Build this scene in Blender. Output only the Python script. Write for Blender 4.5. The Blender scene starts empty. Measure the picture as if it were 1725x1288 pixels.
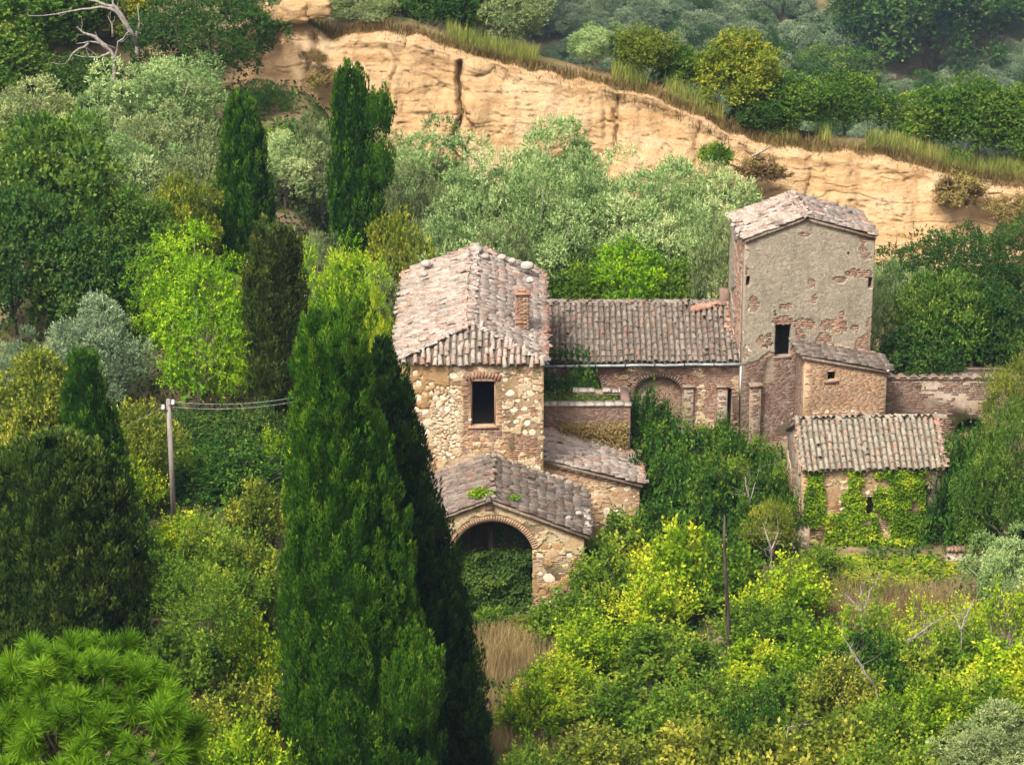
import bpy, math, random
import numpy as np
from mathutils import Vector, Matrix, geometry
from mathutils import noise as mnoise

# ------------------------------------------------------------------ camera, world, sun, exposure
S = bpy.context.scene
COL = S.collection
PITCH, FOC, CAMZ = math.radians(20.0), 5200.0, 43.2
cam = bpy.data.cameras.new('camera'); camo = bpy.data.objects.new('camera', cam); COL.objects.link(camo)
camo.location = (0, 0, CAMZ); camo.rotation_euler = (math.pi/2 - PITCH, 0, 0)
cam.sensor_width = 36.0; cam.lens = 36.0*FOC/1725.0; cam.clip_start = 0.5; cam.clip_end = 3000
S.camera = camo
SUN_EL, SUN_AZ = math.radians(54), math.radians(-150)      # azimuth from +Y towards +X: behind the camera, to its left
world = bpy.data.worlds.new('World'); S.world = world; world.use_nodes = True
wn = world.node_tree.nodes; bg = wn['Background']
sky = wn.new('ShaderNodeTexSky'); sky.sky_type = 'NISHITA'; sky.sun_disc = False
sky.sun_elevation = SUN_EL; sky.sun_rotation = SUN_AZ; sky.air_density = 0.4; sky.dust_density = 8.0; sky.ozone_density = 0.2
world.node_tree.links.new(sky.outputs[0], bg.inputs[0]); bg.inputs[1].default_value = 0.095
sun = bpy.data.lights.new('sun', 'SUN'); suno = bpy.data.objects.new('sun', sun); COL.objects.link(suno)
sun.energy = 1.5; sun.angle = math.radians(12); sun.color = (1.0, 0.95, 0.86)
sdir = Vector((math.sin(SUN_AZ)*math.cos(SUN_EL), math.cos(SUN_AZ)*math.cos(SUN_EL), math.sin(SUN_EL)))
suno.rotation_euler = sdir.to_track_quat('Z', 'Y').to_euler(); suno.location = (-30, 40, 70)
S.view_settings.view_transform = 'Standard'; S.view_settings.look = 'None'
S.view_settings.exposure = 1.4; S.view_settings.gamma = 1.0; S.view_settings.use_curve_mapping = False
cy = S.cycles
cy.max_bounces = 6; cy.diffuse_bounces = 3; cy.glossy_bounces = 2; cy.transmission_bounces = 4; cy.volume_bounces = 0
cy.transparent_max_bounces = 6; cy.caustics_reflective = False; cy.caustics_refractive = False

# ------------------------------------------------------------------ helpers
def at(px, py, Y):
    """the point at depth Y that the photograph shows at pixel (px, py)"""
    dx, dy = (px - 862.5)/FOC, -(py - 644.0)/FOC
    d = Vector((dx, math.cos(PITCH) + dy*math.sin(PITCH), -math.sin(PITCH) + dy*math.cos(PITCH)))
    return Vector((0, 0, CAMZ)) + d*(Y/d.y)
def hit(px, py, O, N):
    d = at(px, py, 1.0) - Vector((0, 0, CAMZ)); c = Vector((0, 0, CAMZ))
    return c + d*((O - c).dot(N)/d.dot(N))
def tag(o, label=None, cat=None, group=None, kind=None):
    if label: o['label'] = label
    if cat: o['category'] = cat
    if group: o['group'] = group
    if kind: o['kind'] = kind
    return o
def unit(a):
    a = np.asarray(a, float); return a/np.maximum(np.linalg.norm(a, axis=-1, keepdims=True), 1e-9)
def mesh_np(name, V, F, tone=None, smooth=False):
    """V (n,3); F an (m,k) array or a list of such arrays"""
    V = np.asarray(V, np.float32).reshape(-1, 3)
    if isinstance(F, np.ndarray): F = [F]
    F = [np.asarray(f, np.int32) for f in F if len(f)]
    me = bpy.data.meshes.new(name)
    me.vertices.add(len(V)); me.vertices.foreach_set('co', V.ravel())
    loops = np.concatenate([f.ravel() for f in F]); sizes = np.concatenate([np.full(len(f), f.shape[1], np.int32) for f in F])
    me.loops.add(len(loops)); me.loops.foreach_set('vertex_index', loops)
    me.polygons.add(len(sizes)); me.polygons.foreach_set('loop_start', np.concatenate([[0], np.cumsum(sizes)[:-1]]).astype(np.int32))
    try: me.polygons.foreach_set('loop_total', sizes)
    except Exception: pass
    if smooth: me.polygons.foreach_set('use_smooth', np.ones(len(sizes), bool))
    if tone is not None:
        a = me.attributes.new('tone', 'FLOAT', 'FACE'); a.data.foreach_set('value', np.asarray(tone, np.float32))
    me.update(calc_edges=True)
    return me
def link(name, me, mat=None, parent=None, inv=None):
    o = bpy.data.objects.new(name, me); COL.objects.link(o)
    if mat is not None:
        if len(me.materials) == 0: me.materials.append(mat)
        elif me.materials[0] != mat:
            o.material_slots[0].link = 'OBJECT'; o.material_slots[0].material = mat
    if parent is not None:
        o.parent = parent
        if parent.type == 'EMPTY': o.matrix_parent_inverse = Matrix.Translation(-Vector(parent.location))
    return o
def empty(name, loc, label, cat, group=None):
    o = bpy.data.objects.new(name, None); COL.objects.link(o); o.location = loc; o.empty_display_size = 0.3
    return tag(o, label, cat, group)
class MB:
    """collects polygons"""
    def __init__(s): s.v, s.f, s.n = [], {}, 0
    def add(s, V, F):
        V = np.asarray(V, float).reshape(-1, 3)
        for f in F: s.f.setdefault(len(f), []).append([i + s.n for i in f])
        s.v.append(V); s.n += len(V)
    def box(s, O, U, Vv, N, u0, u1, v0, v1, n0, n1):
        O, U, Vv, N = map(np.array, (O, U, Vv, N))
        P = [O + U*u + Vv*v + N*n for n in (n0, n1) for v in (v0, v1) for u in (u0, u1)]
        F = [(0, 2, 3, 1), (4, 5, 7, 6), (0, 1, 5, 4), (2, 6, 7, 3), (0, 4, 6, 2), (1, 3, 7, 5)]
        if np.dot(np.cross(U, Vv), N) < 0: F = [f[::-1] for f in F]
        s.add(P, F)
    def tube(s, pts, rad, k=6, caps=True):
        pts = np.asarray(pts, float); n = len(pts); rad = np.broadcast_to(rad, n)
        T = unit(np.gradient(pts, axis=0)); A = unit(np.cross(T, np.array([0.31, 0.77, 0.21]))); B = np.cross(T, A)
        an = np.arange(k)*2*math.pi/k
        V = pts[:, None] + rad[:, None, None]*(np.cos(an)[None, :, None]*A[:, None] + np.sin(an)[None, :, None]*B[:, None])
        F = [(i*k + j, i*k + (j+1) % k, (i+1)*k + (j+1) % k, (i+1)*k + j) for i in range(n-1) for j in range(k)]
        if caps: F += [tuple(range(k-1, -1, -1)), tuple((n-1)*k + j for j in range(k))]
        s.add(V, F)
    def mesh(s, name, smooth=False):
        return mesh_np(name, np.concatenate(s.v), [np.array(f) for f in s.f.values()], smooth=smooth)
    def build(s, name, mat, parent=None, smooth=False): return link(name, s.mesh(name, smooth), mat, parent)

# ---- value noise
_rs = np.random.default_rng(77); _T = _rs.random(4096)
def _h(i, j, k): return _T[(i*73 + j*179 + k*283 + (i*j) % 97) & 4095]
def vn(P, sc=1.0):
    P = np.asarray(P, float)*sc; I = np.floor(P).astype(int); f = P - I; f = f*f*(3-2*f)
    i, j, k = I[..., 0], I[..., 1], I[..., 2]; x, y, z = f[..., 0], f[..., 1], f[..., 2]
    def L(a, b, t): return a + (b-a)*t
    return L(L(L(_h(i, j, k), _h(i+1, j, k), x), L(_h(i, j+1, k), _h(i+1, j+1, k), x), y),
             L(L(_h(i, j, k+1), _h(i+1, j, k+1), x), L(_h(i, j+1, k+1), _h(i+1, j+1, k+1), x), y), z)
def fbm(P, sc=1.0, o=4):
    P = np.asarray(P, float); r = 0; a = 0.5; t = 0
    for q in range(o): r = r + a*vn(P + q*13.7, sc*2**q); t += a; a *= 0.5
    return r/t
def fb2(u, v, sc, seed=0.0, o=4): return 0.5 + 0.36*mnoise.fractal(Vector((u*sc, v*sc, seed*1.37 + 0.5)), 1.0, 2.0, o)

# ------------------------------------------------------------------ materials
class Nt:
    def __init__(s, name):
        s.m = bpy.data.materials.new(name); s.m.use_nodes = True; s.t = s.m.node_tree; s.t.nodes.clear()
        s.out = s.t.nodes.new('ShaderNodeOutputMaterial')
    def n(s, typ, ins=None, **kw):
        x = s.t.nodes.new('ShaderNode' + typ)
        for k, v in kw.items(): setattr(x, k, v)
        for k, v in (ins or {}).items():
            if hasattr(v, 'node') and hasattr(v, 'is_linked'): s.t.links.new(v, x.inputs[k])
            else: x.inputs[k].default_value = v
        return x
    def ramp(s, fac, stops, interp='LINEAR'):
        x = s.n('ValToRGB', {0: fac}); r = x.color_ramp; r.interpolation = interp
        while len(r.elements) < len(stops): r.elements.new(0.5)
        for e, (p, c) in zip(r.elements, stops): e.position = p; e.color = (*c, 1)
        return x.outputs[0]
    def math(s, op, a, b=0.0, clamp=False): return s.n('Math', {0: a, 1: b}, operation=op, use_clamp=clamp).outputs[0]
    def mix(s, f, a, b):
        x = s.n('Mix', data_type='RGBA'); 
        for i, v in ((0, f), (6, a), (7, b)):
            if hasattr(v, 'is_linked'): s.t.links.new(v, x.inputs[i])
            else: x.inputs[i].default_value = v if i == 0 else (*v, 1)
        return x.outputs[2]
    def noise(s, sc, det=4, vec=None, rough=0.55, dist=0.0):
        if vec is None: vec = s.pos()
        return s.n('TexNoise', {'Vector': vec, 'Scale': sc, 'Detail': det, 'Roughness': rough, 'Distortion': dist}).outputs[0]
    def pos(s):
        if not hasattr(s, '_g'): s._g = s.n('NewGeometry')
        return s._g.outputs['Position']
    def island(s): s.pos(); return s._g.outputs['Random Per Island']
    def scaled(s, v): return s.n('Mapping', {'Vector': s.pos(), 'Scale': v}).outputs[0]
    def finish(s, col, rough=0.85, spec=0.2, bump=None, bstr=0.4, bdist=0.02):
        p = s.n('BsdfPrincipled', {'Roughness': rough, 'Specular IOR Level': spec})
        if hasattr(col, 'is_linked'): s.t.links.new(col, p.inputs['Base Color'])
        else: p.inputs['Base Color'].default_value = (*col, 1)
        if bump is not None:
            b = s.n('Bump', {'Height': bump, 'Strength': bstr, 'Distance': bdist}); s.t.links.new(b.outputs[0], p.inputs['Normal'])
        s.t.links.new(p.outputs[0], s.out.inputs[0]); return s.m
LIFT = (1.42, 1.36, 0.82)
def leaf_mat(name, stops, trans=0.3, rough=0.6, spec=0.12, objvar=0.22):
    t = Nt(name)
    a = t.n('Attribute', attribute_name='tone').outputs['Fac']
    r = t.n('ObjectInfo').outputs['Random']
    f = t.math('ADD', a, t.math('MULTIPLY', t.math('SUBTRACT', r, 0.5), objvar), True)
    col = t.ramp(f, [(p_, tuple(min(k_*g_, .62) for k_, g_ in zip(c_, LIFT))) for p_, c_ in stops])
    p = t.n('BsdfPrincipled', {'Base Color': col, 'Roughness': rough, 'Specular IOR Level': spec})
    tr = t.n('BsdfTranslucent', {'Color': t.n('Gamma', {0: col, 1: 0.85}).outputs[0]})
    m = t.n('MixShader', {0: trans, 1: p.outputs[0], 2: tr.outputs[0]})
    t.t.links.new(m.outputs[0], t.out.inputs[0]); return t.m
M = {}
def tile_material(name, stops, pale, paleamt, val=0.70):
    t = Nt(name)
    f = t.math('FRACT', t.math('ADD', t.n('ObjectInfo').outputs['Random'], t.island()))
    c = t.ramp(f, stops)
    n1 = t.noise(9, 5); n2 = t.noise(45, 3)
    c = t.mix(t.math('MULTIPLY', t.ramp(n1, [(0.45, (0, 0, 0)), (0.62, (1, 1, 1))]), paleamt), c, pale)
    c = t.mix(t.ramp(n2, [(0.3, (0.75,)*3), (0.42, (0, 0, 0))]), c, (0.09, 0.075, 0.065))
    c = t.mix(t.math('MULTIPLY', t.ramp(t.noise(1.7, 5, rough=0.65), [(0.46, (0, 0, 0)), (0.64, (1, 1, 1))]), 0.5), c, (0.17, 0.15, 0.125))
    c = t.mix(t.math('MULTIPLY', t.ramp(t.noise(2.6, 5, rough=0.7, dist=0.5), [(0.54, (0, 0, 0)), (0.66, (1, 1, 1))]), 0.45), c, (0.42, 0.40, 0.35))
    c = t.n('HueSaturation', {'Saturation': 0.80, 'Value': val*1.05, 'Color': c}).outputs[0]
    c = t.n('Mix', {0: 1.0, 6: c, 7: (1.03, 0.98, 0.89, 1)}, data_type='RGBA', blend_type='MULTIPLY').outputs[2]
    return t.finish(c, 0.9, 0.15, n2, 0.5, 0.01)
M['tile_pale'] = tile_material('tile_pale', [(0, (0.56, 0.51, 0.47)), (0.15, (0.44, 0.37, 0.335)), (0.3, (0.54, 0.47, 0.43)), (0.42, (0.42, 0.28, 0.23)), (0.55, (0.34, 0.29, 0.265)), (0.68, (0.52, 0.40, 0.35)), (0.80, (0.48, 0.20, 0.11)), (0.88, (0.22, 0.185, 0.17)), (1, (0.58, 0.54, 0.50))], (0.66, 0.62, 0.57), 0.6)
M['tile_brown'] = tile_material('tile_brown', [(0, (0.34, 0.28, 0.245)), (0.15, (0.22, 0.165, 0.14)), (0.3, (0.40, 0.34, 0.30)), (0.42, (0.27, 0.19, 0.155)), (0.55, (0.18, 0.14, 0.12)), (0.7, (0.44, 0.38, 0.34)), (0.82, (0.38, 0.15, 0.08)), (0.9, (0.15, 0.12, 0.105)), (1, (0.47, 0.42, 0.38))], (0.56, 0.52, 0.46), 0.45, 0.52)
M['channel'] = tile_material('gap_shade_channel_tile', [(0, (0.12, 0.10, 0.08)), (0.5, (0.16, 0.125, 0.10)), (1, (0.10, 0.095, 0.065))], (0.2, 0.18, 0.14), 0.4)  # dark colour paints in the shade of the gaps between cover tiles
M['tile_green'] = tile_material('tile_lichen', [(0, (0.36, 0.34, 0.28)), (0.3, (0.28, 0.25, 0.20)), (0.6, (0.40, 0.38, 0.31)), (0.85, (0.38, 0.22, 0.14)), (1, (0.33, 0.31, 0.25))], (0.50, 0.50, 0.40), 0.6, 0.68)
def brick_material(name, stops, smear=(0.46, 0.38, 0.28), amt=0.45):
    t = Nt(name)
    f = t.math('FRACT', t.math('ADD', t.n('ObjectInfo').outputs['Random'], t.island()))
    c = t.ramp(f, stops); n = t.noise(3.0, 5); n2 = t.noise(40, 3)
    c = t.mix(t.math('MULTIPLY', t.ramp(n, [(0.48, (0, 0, 0)), (0.62, (1, 1, 1))]), amt), c, smear)
    c = t.mix(t.ramp(n2, [(0.3, (0.5,)*3), (0.42, (0, 0, 0))]), c, (0.12, 0.09, 0.07))
    c = t.mix(t.math('MULTIPLY', t.ramp(t.noise(0.9, 4), [(0.52, (0, 0, 0)), (0.68, (1, 1, 1))]), 0.45), c, (0.14, 0.10, 0.075))
    c = t.n('HueSaturation', {'Saturation': 0.86, 'Value': 0.85, 'Color': c}).outputs[0]
    return t.finish(c, 0.92, 0.1, n2, 0.5, 0.008)
M['brick'] = brick_material('brick', [(0, (0.33, 0.155, 0.095)), (0.25, (0.40, 0.20, 0.115)), (0.5, (0.28, 0.14, 0.095)), (0.75, (0.46, 0.27, 0.155)), (1, (0.36, 0.145, 0.075))])
M['brick_tan'] = brick_material('brick_tan', [(0, (0.46, 0.27, 0.14)), (0.35, (0.52, 0.33, 0.18)), (0.7, (0.40, 0.22, 0.12)), (1, (0.50, 0.26, 0.13))], (0.55, 0.44, 0.30), 0.3)
M['brick_dark'] = brick_material('brick_dark', [(0, (0.24, 0.13, 0.09)), (0.35, (0.28, 0.17, 0.12)), (0.7, (0.20, 0.12, 0.09)), (1, (0.32, 0.17, 0.11))], (0.3, 0.26, 0.2), 0.45)
def plaster_material(name, a, b, c, grain=30, specks=None):
    t = Nt(name)
    x = t.mix(t.ramp(t.noise(1.6, 6), [(0.38, (0, 0, 0)), (0.6, (1, 1, 1))]), a, b)
    x = t.mix(t.ramp(t.noise(0.8, 5, dist=0.6), [(0.5, (0, 0, 0)), (0.66, (1, 1, 1))]), x, c)
    g = t.noise(grain, 4)
    x = t.mix(t.math('MULTIPLY', t.ramp(t.noise(9, 5, rough=0.7), [(0.42, (1, 1, 1)), (0.56, (0, 0, 0))]), 0.5), x, tuple(k*0.66 for k in a))
    x = t.mix(t.ramp(g, [(0.32, (0.6,)*3), (0.46, (0, 0, 0))]), x, tuple(k*0.55 for k in a))
    if specks: x = t.mix(t.ramp(t.noise(15, 3), [(0.56, (0, 0, 0)), (0.66, (0.75,)*3)]), x, specks)
    st = t.noise(5, 4, t.scaled((1, 1, 0.12)))
    x = t.mix(t.math('MULTIPLY', t.ramp(st, [(0.5, (0, 0, 0)), (0.7, (1, 1, 1))]), 0.42), x, tuple(k*0.55 for k in c))
    x = t.mix(t.math('MULTIPLY', t.ramp(t.noise(5.5, 6, rough=0.7, dist=0.8), [(0.5, (0, 0, 0)), (0.6, (1, 1, 1))]), 0.45), x, tuple(k*1.25 for k in b))
    h_ = t.math('ADD', g, t.math('MULTIPLY', t.noise(8, 5), 2.0))
    return t.finish(x, 0.95, 0.08, h_, 0.8, 0.02)
M['mortar'] = plaster_material('mortar', (0.46, 0.36, 0.23), (0.36, 0.245, 0.135), (0.34, 0.18, 0.075))
M['mortar_grey'] = plaster_material('mortar_grey', (0.33, 0.28, 0.22), (0.27, 0.21, 0.15), (0.24, 0.15, 0.09))
M['stucco'] = plaster_material('stucco', (0.29, 0.255, 0.195), (0.345, 0.30, 0.225), (0.255, 0.225, 0.17), 34, (0.46, 0.42, 0.32))
M['cream'] = plaster_material('cream_plaster', (0.58, 0.48, 0.32), (0.50, 0.38, 0.23), (0.42, 0.28, 0.14))
M['ochre'] = plaster_material('ochre_render', (0.38, 0.25, 0.12), (0.34, 0.20, 0.085), (0.42, 0.31, 0.18))
def stone_material(name, stops, dark):
    t = Nt(name)
    f = t.math('FRACT', t.math('ADD', t.n('ObjectInfo').outputs['Random'], t.island()))
    c = t.ramp(f, stops); n = t.noise(14, 5)
    c = t.mix(t.ramp(n, [(0.36, (0.55,)*3), (0.5, (0, 0, 0))]), c, dark)
    return t.finish(c, 0.9, 0.15, n, 0.5, 0.02)
M['stone'] = stone_material('limestone', [(0, (0.70, 0.65, 0.52)), (0.35, (0.60, 0.52, 0.38)), (0.6, (0.74, 0.70, 0.58)), (0.8, (0.54, 0.44, 0.30)), (1, (0.66, 0.58, 0.43))], (0.44, 0.35, 0.23))
M['stone_warm'] = stone_material('sandstone', [(0, (0.42, 0.28, 0.14)), (0.4, (0.36, 0.2, 0.08)), (0.7, (0.5, 0.37, 0.22)), (1, (0.30, 0.19, 0.11))], (0.2, 0.13, 0.08))
M['rock_grey'] = stone_material('lichen_rock', [(0, (0.42, 0.39, 0.34)), (1, (0.32, 0.29, 0.25))], (0.14, 0.12, 0.1))
t = Nt('wood'); nn = t.noise(18, 4, t.scaled((1, 1, 0.1)))
M['wood'] = t.finish(t.ramp(nn, [(0.3, (0.09, 0.065, 0.045)), (0.7, (0.26, 0.21, 0.16))]), 0.85, 0.15, nn, 0.5)
t = Nt('grey_wood'); nn = t.noise(16, 4, t.scaled((1, 1, 0.08)))
M['grey_wood'] = t.finish(t.ramp(nn, [(0.3, (0.15, 0.13, 0.115)), (0.7, (0.34, 0.31, 0.28))]), 0.85, 0.15, nn, 0.5)
t = Nt('charred_wood'); nn = t.noise(12, 4, t.scaled((1, 1, 0.15)))
M['char'] = t.finish(t.ramp(nn, [(0.35, (0.025, 0.02, 0.018)), (0.7, (0.13, 0.10, 0.085))]), 0.8, 0.2, nn, 0.5)
t = Nt('bark'); nn = t.noise(14, 5, t.scaled((1, 1, 0.3)))
M['bark'] = t.finish(t.ramp(nn, [(0.3, (0.06, 0.045, 0.035)), (0.7, (0.19, 0.15, 0.115))]), 0.9, 0.1, nn, 0.6)
t = Nt('pale_bark'); nn = t.noise(14, 5, t.scaled((1, 1, 0.3)))
M['pale_bark'] = t.finish(t.ramp(nn, [(0.3, (0.20, 0.17, 0.14)), (0.7, (0.42, 0.37, 0.31))]), 0.9, 0.1, nn, 0.6)
t = Nt('zinc'); M['zinc'] = t.finish(t.ramp(t.noise(4, 4), [(0.35, (0.16, 0.19, 0.20)), (0.65, (0.36, 0.40, 0.40))]), 0.5, 0.4)
t = Nt('white_plastic'); M['white'] = t.finish(t.ramp(t.noise(6, 3), [(0.3, (0.66, 0.66, 0.64)), (0.6, (0.8, 0.8, 0.79))]), 0.45, 0.4)
t = Nt('iron'); M['iron'] = t.finish(t.ramp(t.noise(20, 3), [(0.4, (0.03, 0.027, 0.025)), (0.7, (0.09, 0.06, 0.045))]), 0.6, 0.4)
t = Nt('ground')
c = t.mix(t.ramp(t.noise(0.35, 6), [(0.4, (0, 0, 0)), (0.58, (1, 1, 1))]), (0.27, 0.20, 0.12), (0.085, 0.10, 0.035))
c = t.mix(t.ramp(t.noise(1.3, 5), [(0.5, (0, 0, 0)), (0.7, (0.7,)*3)]), c, (0.20, 0.135, 0.08))
c = t.mix(t.ramp(t.noise(9, 4), [(0.3, (0.6,)*3), (0.5, (0, 0, 0))]), c, (0.06, 0.05, 0.025))
M['ground'] = t.finish(c, 0.95, 0.05, t.noise(6, 5), 0.6, 0.08)
t = Nt('cliff_sandstone')
strata = t.noise(2.2, 5, t.n('Mapping', {'Vector': t.pos(), 'Scale': (0.16, 0.16, 1.4), 'Rotation': (0, math.radians(4), 0)}).outputs[0], 0.6, 0.4)
streak = t.noise(2.0, 5, t.scaled((1.6, 1.6, 0.16)), 0.6)
c = t.ramp(strata, [(0.3, (0.47, 0.29, 0.135)), (0.45, (0.60, 0.40, 0.205)), (0.58, (0.68, 0.485, 0.275)), (0.7, (0.57, 0.365, 0.18))])
c = t.mix(t.math('MULTIPLY', t.ramp(streak, [(0.52, (0, 0, 0)), (0.68, (1, 1, 1))]), 0.55), c, (0.39, 0.235, 0.11))
c = t.mix(t.ramp(t.noise(0.5, 6), [(0.52, (0, 0, 0)), (0.68, (0.7,)*3)]), c, (0.70, 0.545, 0.35))
c = t.mix(t.ramp(t.noise(3.2, 6, dist=0.5), [(0.62, (0, 0, 0)), (0.72, (0.8,)*3)]), c, (0.20, 0.14, 0.085))
c = t.n('HueSaturation', {'Hue': 0.5, 'Saturation': 1.02, 'Value': 0.79, 'Color': c}).outputs[0]
M['cliff'] = t.finish(c, 0.95, 0.05, t.noise(9, 8, rough=0.7), 1.0, 0.10)

# foliage colours
M['cyp'] = leaf_mat('cypress_leaf', [(0, (0.008, 0.031, 0.004)), (0.45, (0.022, 0.080, 0.007)), (0.75, (0.050, 0.140, 0.012)), (1, (0.115, 0.215, 0.02))], 0.2)
M['cyp_dark'] = leaf_mat('dark_cypress_leaf', [(0, (0.006, 0.020, 0.005)), (0.5, (0.014, 0.044, 0.008)), (0.8, (0.03, 0.075, 0.012)), (1, (0.07, 0.12, 0.02))], 0.18)
M['cyp_olive'] = leaf_mat('olive_cypress_leaf', [(0, (0.012, 0.032, 0.008)), (0.5, (0.034, 0.070, 0.015)), (0.8, (0.072, 0.12, 0.025)), (1, (0.14, 0.17, 0.045))], 0.15)
M['cyp_brown'] = leaf_mat('brown_cypress_leaf', [(0, (0.014, 0.030, 0.008)), (0.5, (0.032, 0.058, 0.014)), (0.8, (0.058, 0.092, 0.022)), (1, (0.11, 0.12, 0.045))], 0.15)
M['olive'] = leaf_mat('olive_leaf', [(0, (0.06, 0.125, 0.06)), (0.4, (0.15, 0.25, 0.13)), (0.75, (0.28, 0.39, 0.24)), (1, (0.43, 0.52, 0.38))], 0.25, 0.55, 0.2)
M['olive_grey'] = leaf_mat('grey_olive_leaf', [(0, (0.055, 0.09, 0.05)), (0.4, (0.11, 0.16, 0.09)), (0.75, (0.195, 0.255, 0.155)), (1, (0.33, 0.38, 0.24))], 0.25, 0.55, 0.2)
M['olive_blue'] = leaf_mat('blue_grey_olive_leaf', [(0, (0.06, 0.105, 0.085)), (0.4, (0.11, 0.175, 0.15)), (0.75, (0.19, 0.27, 0.235)), (1, (0.29, 0.36, 0.30))], 0.25, 0.55, 0.2)
M['oak'] = leaf_mat('oak_leaf', [(0, (0.022, 0.060, 0.012)), (0.45, (0.048, 0.115, 0.022)), (0.8, (0.095, 0.175, 0.032)), (1, (0.20, 0.24, 0.05))], 0.3)
M['oak_dark'] = leaf_mat('dark_oak_leaf', [(0, (0.012, 0.040, 0.012)), (0.5, (0.026, 0.072, 0.018)), (0.85, (0.05, 0.11, 0.024)), (1, (0.11, 0.15, 0.04))], 0.25)
M['oak_yellow'] = leaf_mat('yellowing_oak_leaf', [(0, (0.05, 0.085, 0.014)), (0.45, (0.11, 0.165, 0.024)), (0.8, (0.20, 0.235, 0.035)), (1, (0.34, 0.30, 0.06))], 0.32)
M['robinia'] = leaf_mat('robinia_leaf', [(0, (0.05, 0.13, 0.006)), (0.4, (0.105, 0.24, 0.009)), (0.75, (0.20, 0.38, 0.015)), (1, (0.38, 0.54, 0.035))], 0.4)
M['shrub'] = leaf_mat('shrub_leaf', [(0, (0.035, 0.085, 0.006)), (0.4, (0.092, 0.19, 0.009)), (0.72, (0.215, 0.345, 0.017)), (1, (0.42, 0.50, 0.045))], 0.38, objvar=0.42)
M['shrub_green'] = leaf_mat('green_shrub_leaf', [(0, (0.026, 0.07, 0.010)), (0.45, (0.062, 0.135, 0.016)), (0.8, (0.115, 0.20, 0.024)), (1, (0.23, 0.28, 0.045))], 0.32, objvar=0.4)
M['shrub_olive'] = leaf_mat('dull_shrub_leaf', [(0, (0.036, 0.066, 0.012)), (0.45, (0.085, 0.128, 0.02)), (0.8, (0.17, 0.215, 0.034)), (1, (0.31, 0.31, 0.07))], 0.32)
M['bramble'] = leaf_mat('bramble_leaf', [(0, (0.010, 0.038, 0.007)), (0.5, (0.023, 0.074, 0.011)), (0.85, (0.05, 0.122, 0.017)), (1, (0.13, 0.19, 0.03))], 0.28)
M['ivy'] = leaf_mat('ivy_leaf', [(0, (0.04, 0.095, 0.008)), (0.45, (0.10, 0.19, 0.012)), (0.75, (0.20, 0.29, 0.022)), (1, (0.38, 0.40, 0.04))], 0.28)
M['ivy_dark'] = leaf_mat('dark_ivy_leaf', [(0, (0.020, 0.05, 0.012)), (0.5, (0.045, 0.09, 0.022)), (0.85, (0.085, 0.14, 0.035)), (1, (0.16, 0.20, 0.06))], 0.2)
M['pine'] = leaf_mat('pine_needle', [(0, (0.02, 0.055, 0.006)), (0.4, (0.058, 0.145, 0.010)), (0.8, (0.125, 0.26, 0.018)), (1, (0.24, 0.37, 0.04))], 0.25, 0.5)
M['drygrass'] = leaf_mat('dry_grass_blade', [(0, (0.085, 0.066, 0.05)), (0.4, (0.17, 0.13, 0.095)), (0.72, (0.27, 0.22, 0.16)), (1, (0.15, 0.17, 0.055))], 0.3)
M['reed'] = leaf_mat('reed_blade', [(0, (0.09, 0.125, 0.04)), (0.4, (0.165, 0.21, 0.07)), (0.75, (0.28, 0.29, 0.12)), (1, (0.40, 0.35, 0.19))], 0.3)
M['dead_ivy'] = leaf_mat('withered_ivy_leaf', [(0, (0.085, 0.062, 0.042)), (0.5, (0.16, 0.12, 0.075)), (0.8, (0.22, 0.17, 0.10)), (1, (0.15, 0.17, 0.055))], 0.2)

# ------------------------------------------------------------------ terrain
_YK = [-60, 0, 8, 20, 40, 60, 75, 80, 85, 90, 95, 101, 106, 112, 118, 124, 128.6]
_ZL = [42, 41.2, 36, 25, 13, 8.6, 6.2, 5.6, 5.1, 4.8, 4.8, 5.4, 6.2, 7.2, 8.2, 9.3, 10.0]
_ZM = [42, 41.2, 36, 25, 12.5, 6.6, 3.2, 2.4, 1.5, 0.7, 0.0, 0.3, 1.3, 2.3, 3.6, 5.0, 5.6]
_ZR = [42, 41.2, 36, 25, 12.5, 6.6, 3.4, 2.7, 1.9, 1.1, 0.5, 0.3, 1.4, 1.7, 1.9, 2.0, 2.2]
_CT = [(-30, 11.8), (-15, 11.2), (-11.6, 11.6), (-10.6, 13.0), (-9.0, 12.4)]
for px, py in ((560, 62), (640, 52), (700, 58), (800, 97), (900, 118), (1000, 140), (1100, 162), (1200, 207), (1260, 238), (1330, 248), (1450, 258), (1530, 270), (1620, 300), (1725, 312), (1850, 330)):
    q = at(px, py, 130.0); _CT.append((q.x, q.z))
_CT.append((60, 2.0))
_CX, _CZ = [c[0] for c in _CT], [c[1] for c in _CT]
def ctop(x): return np.interp(x, _CX, _CZ)
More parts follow.
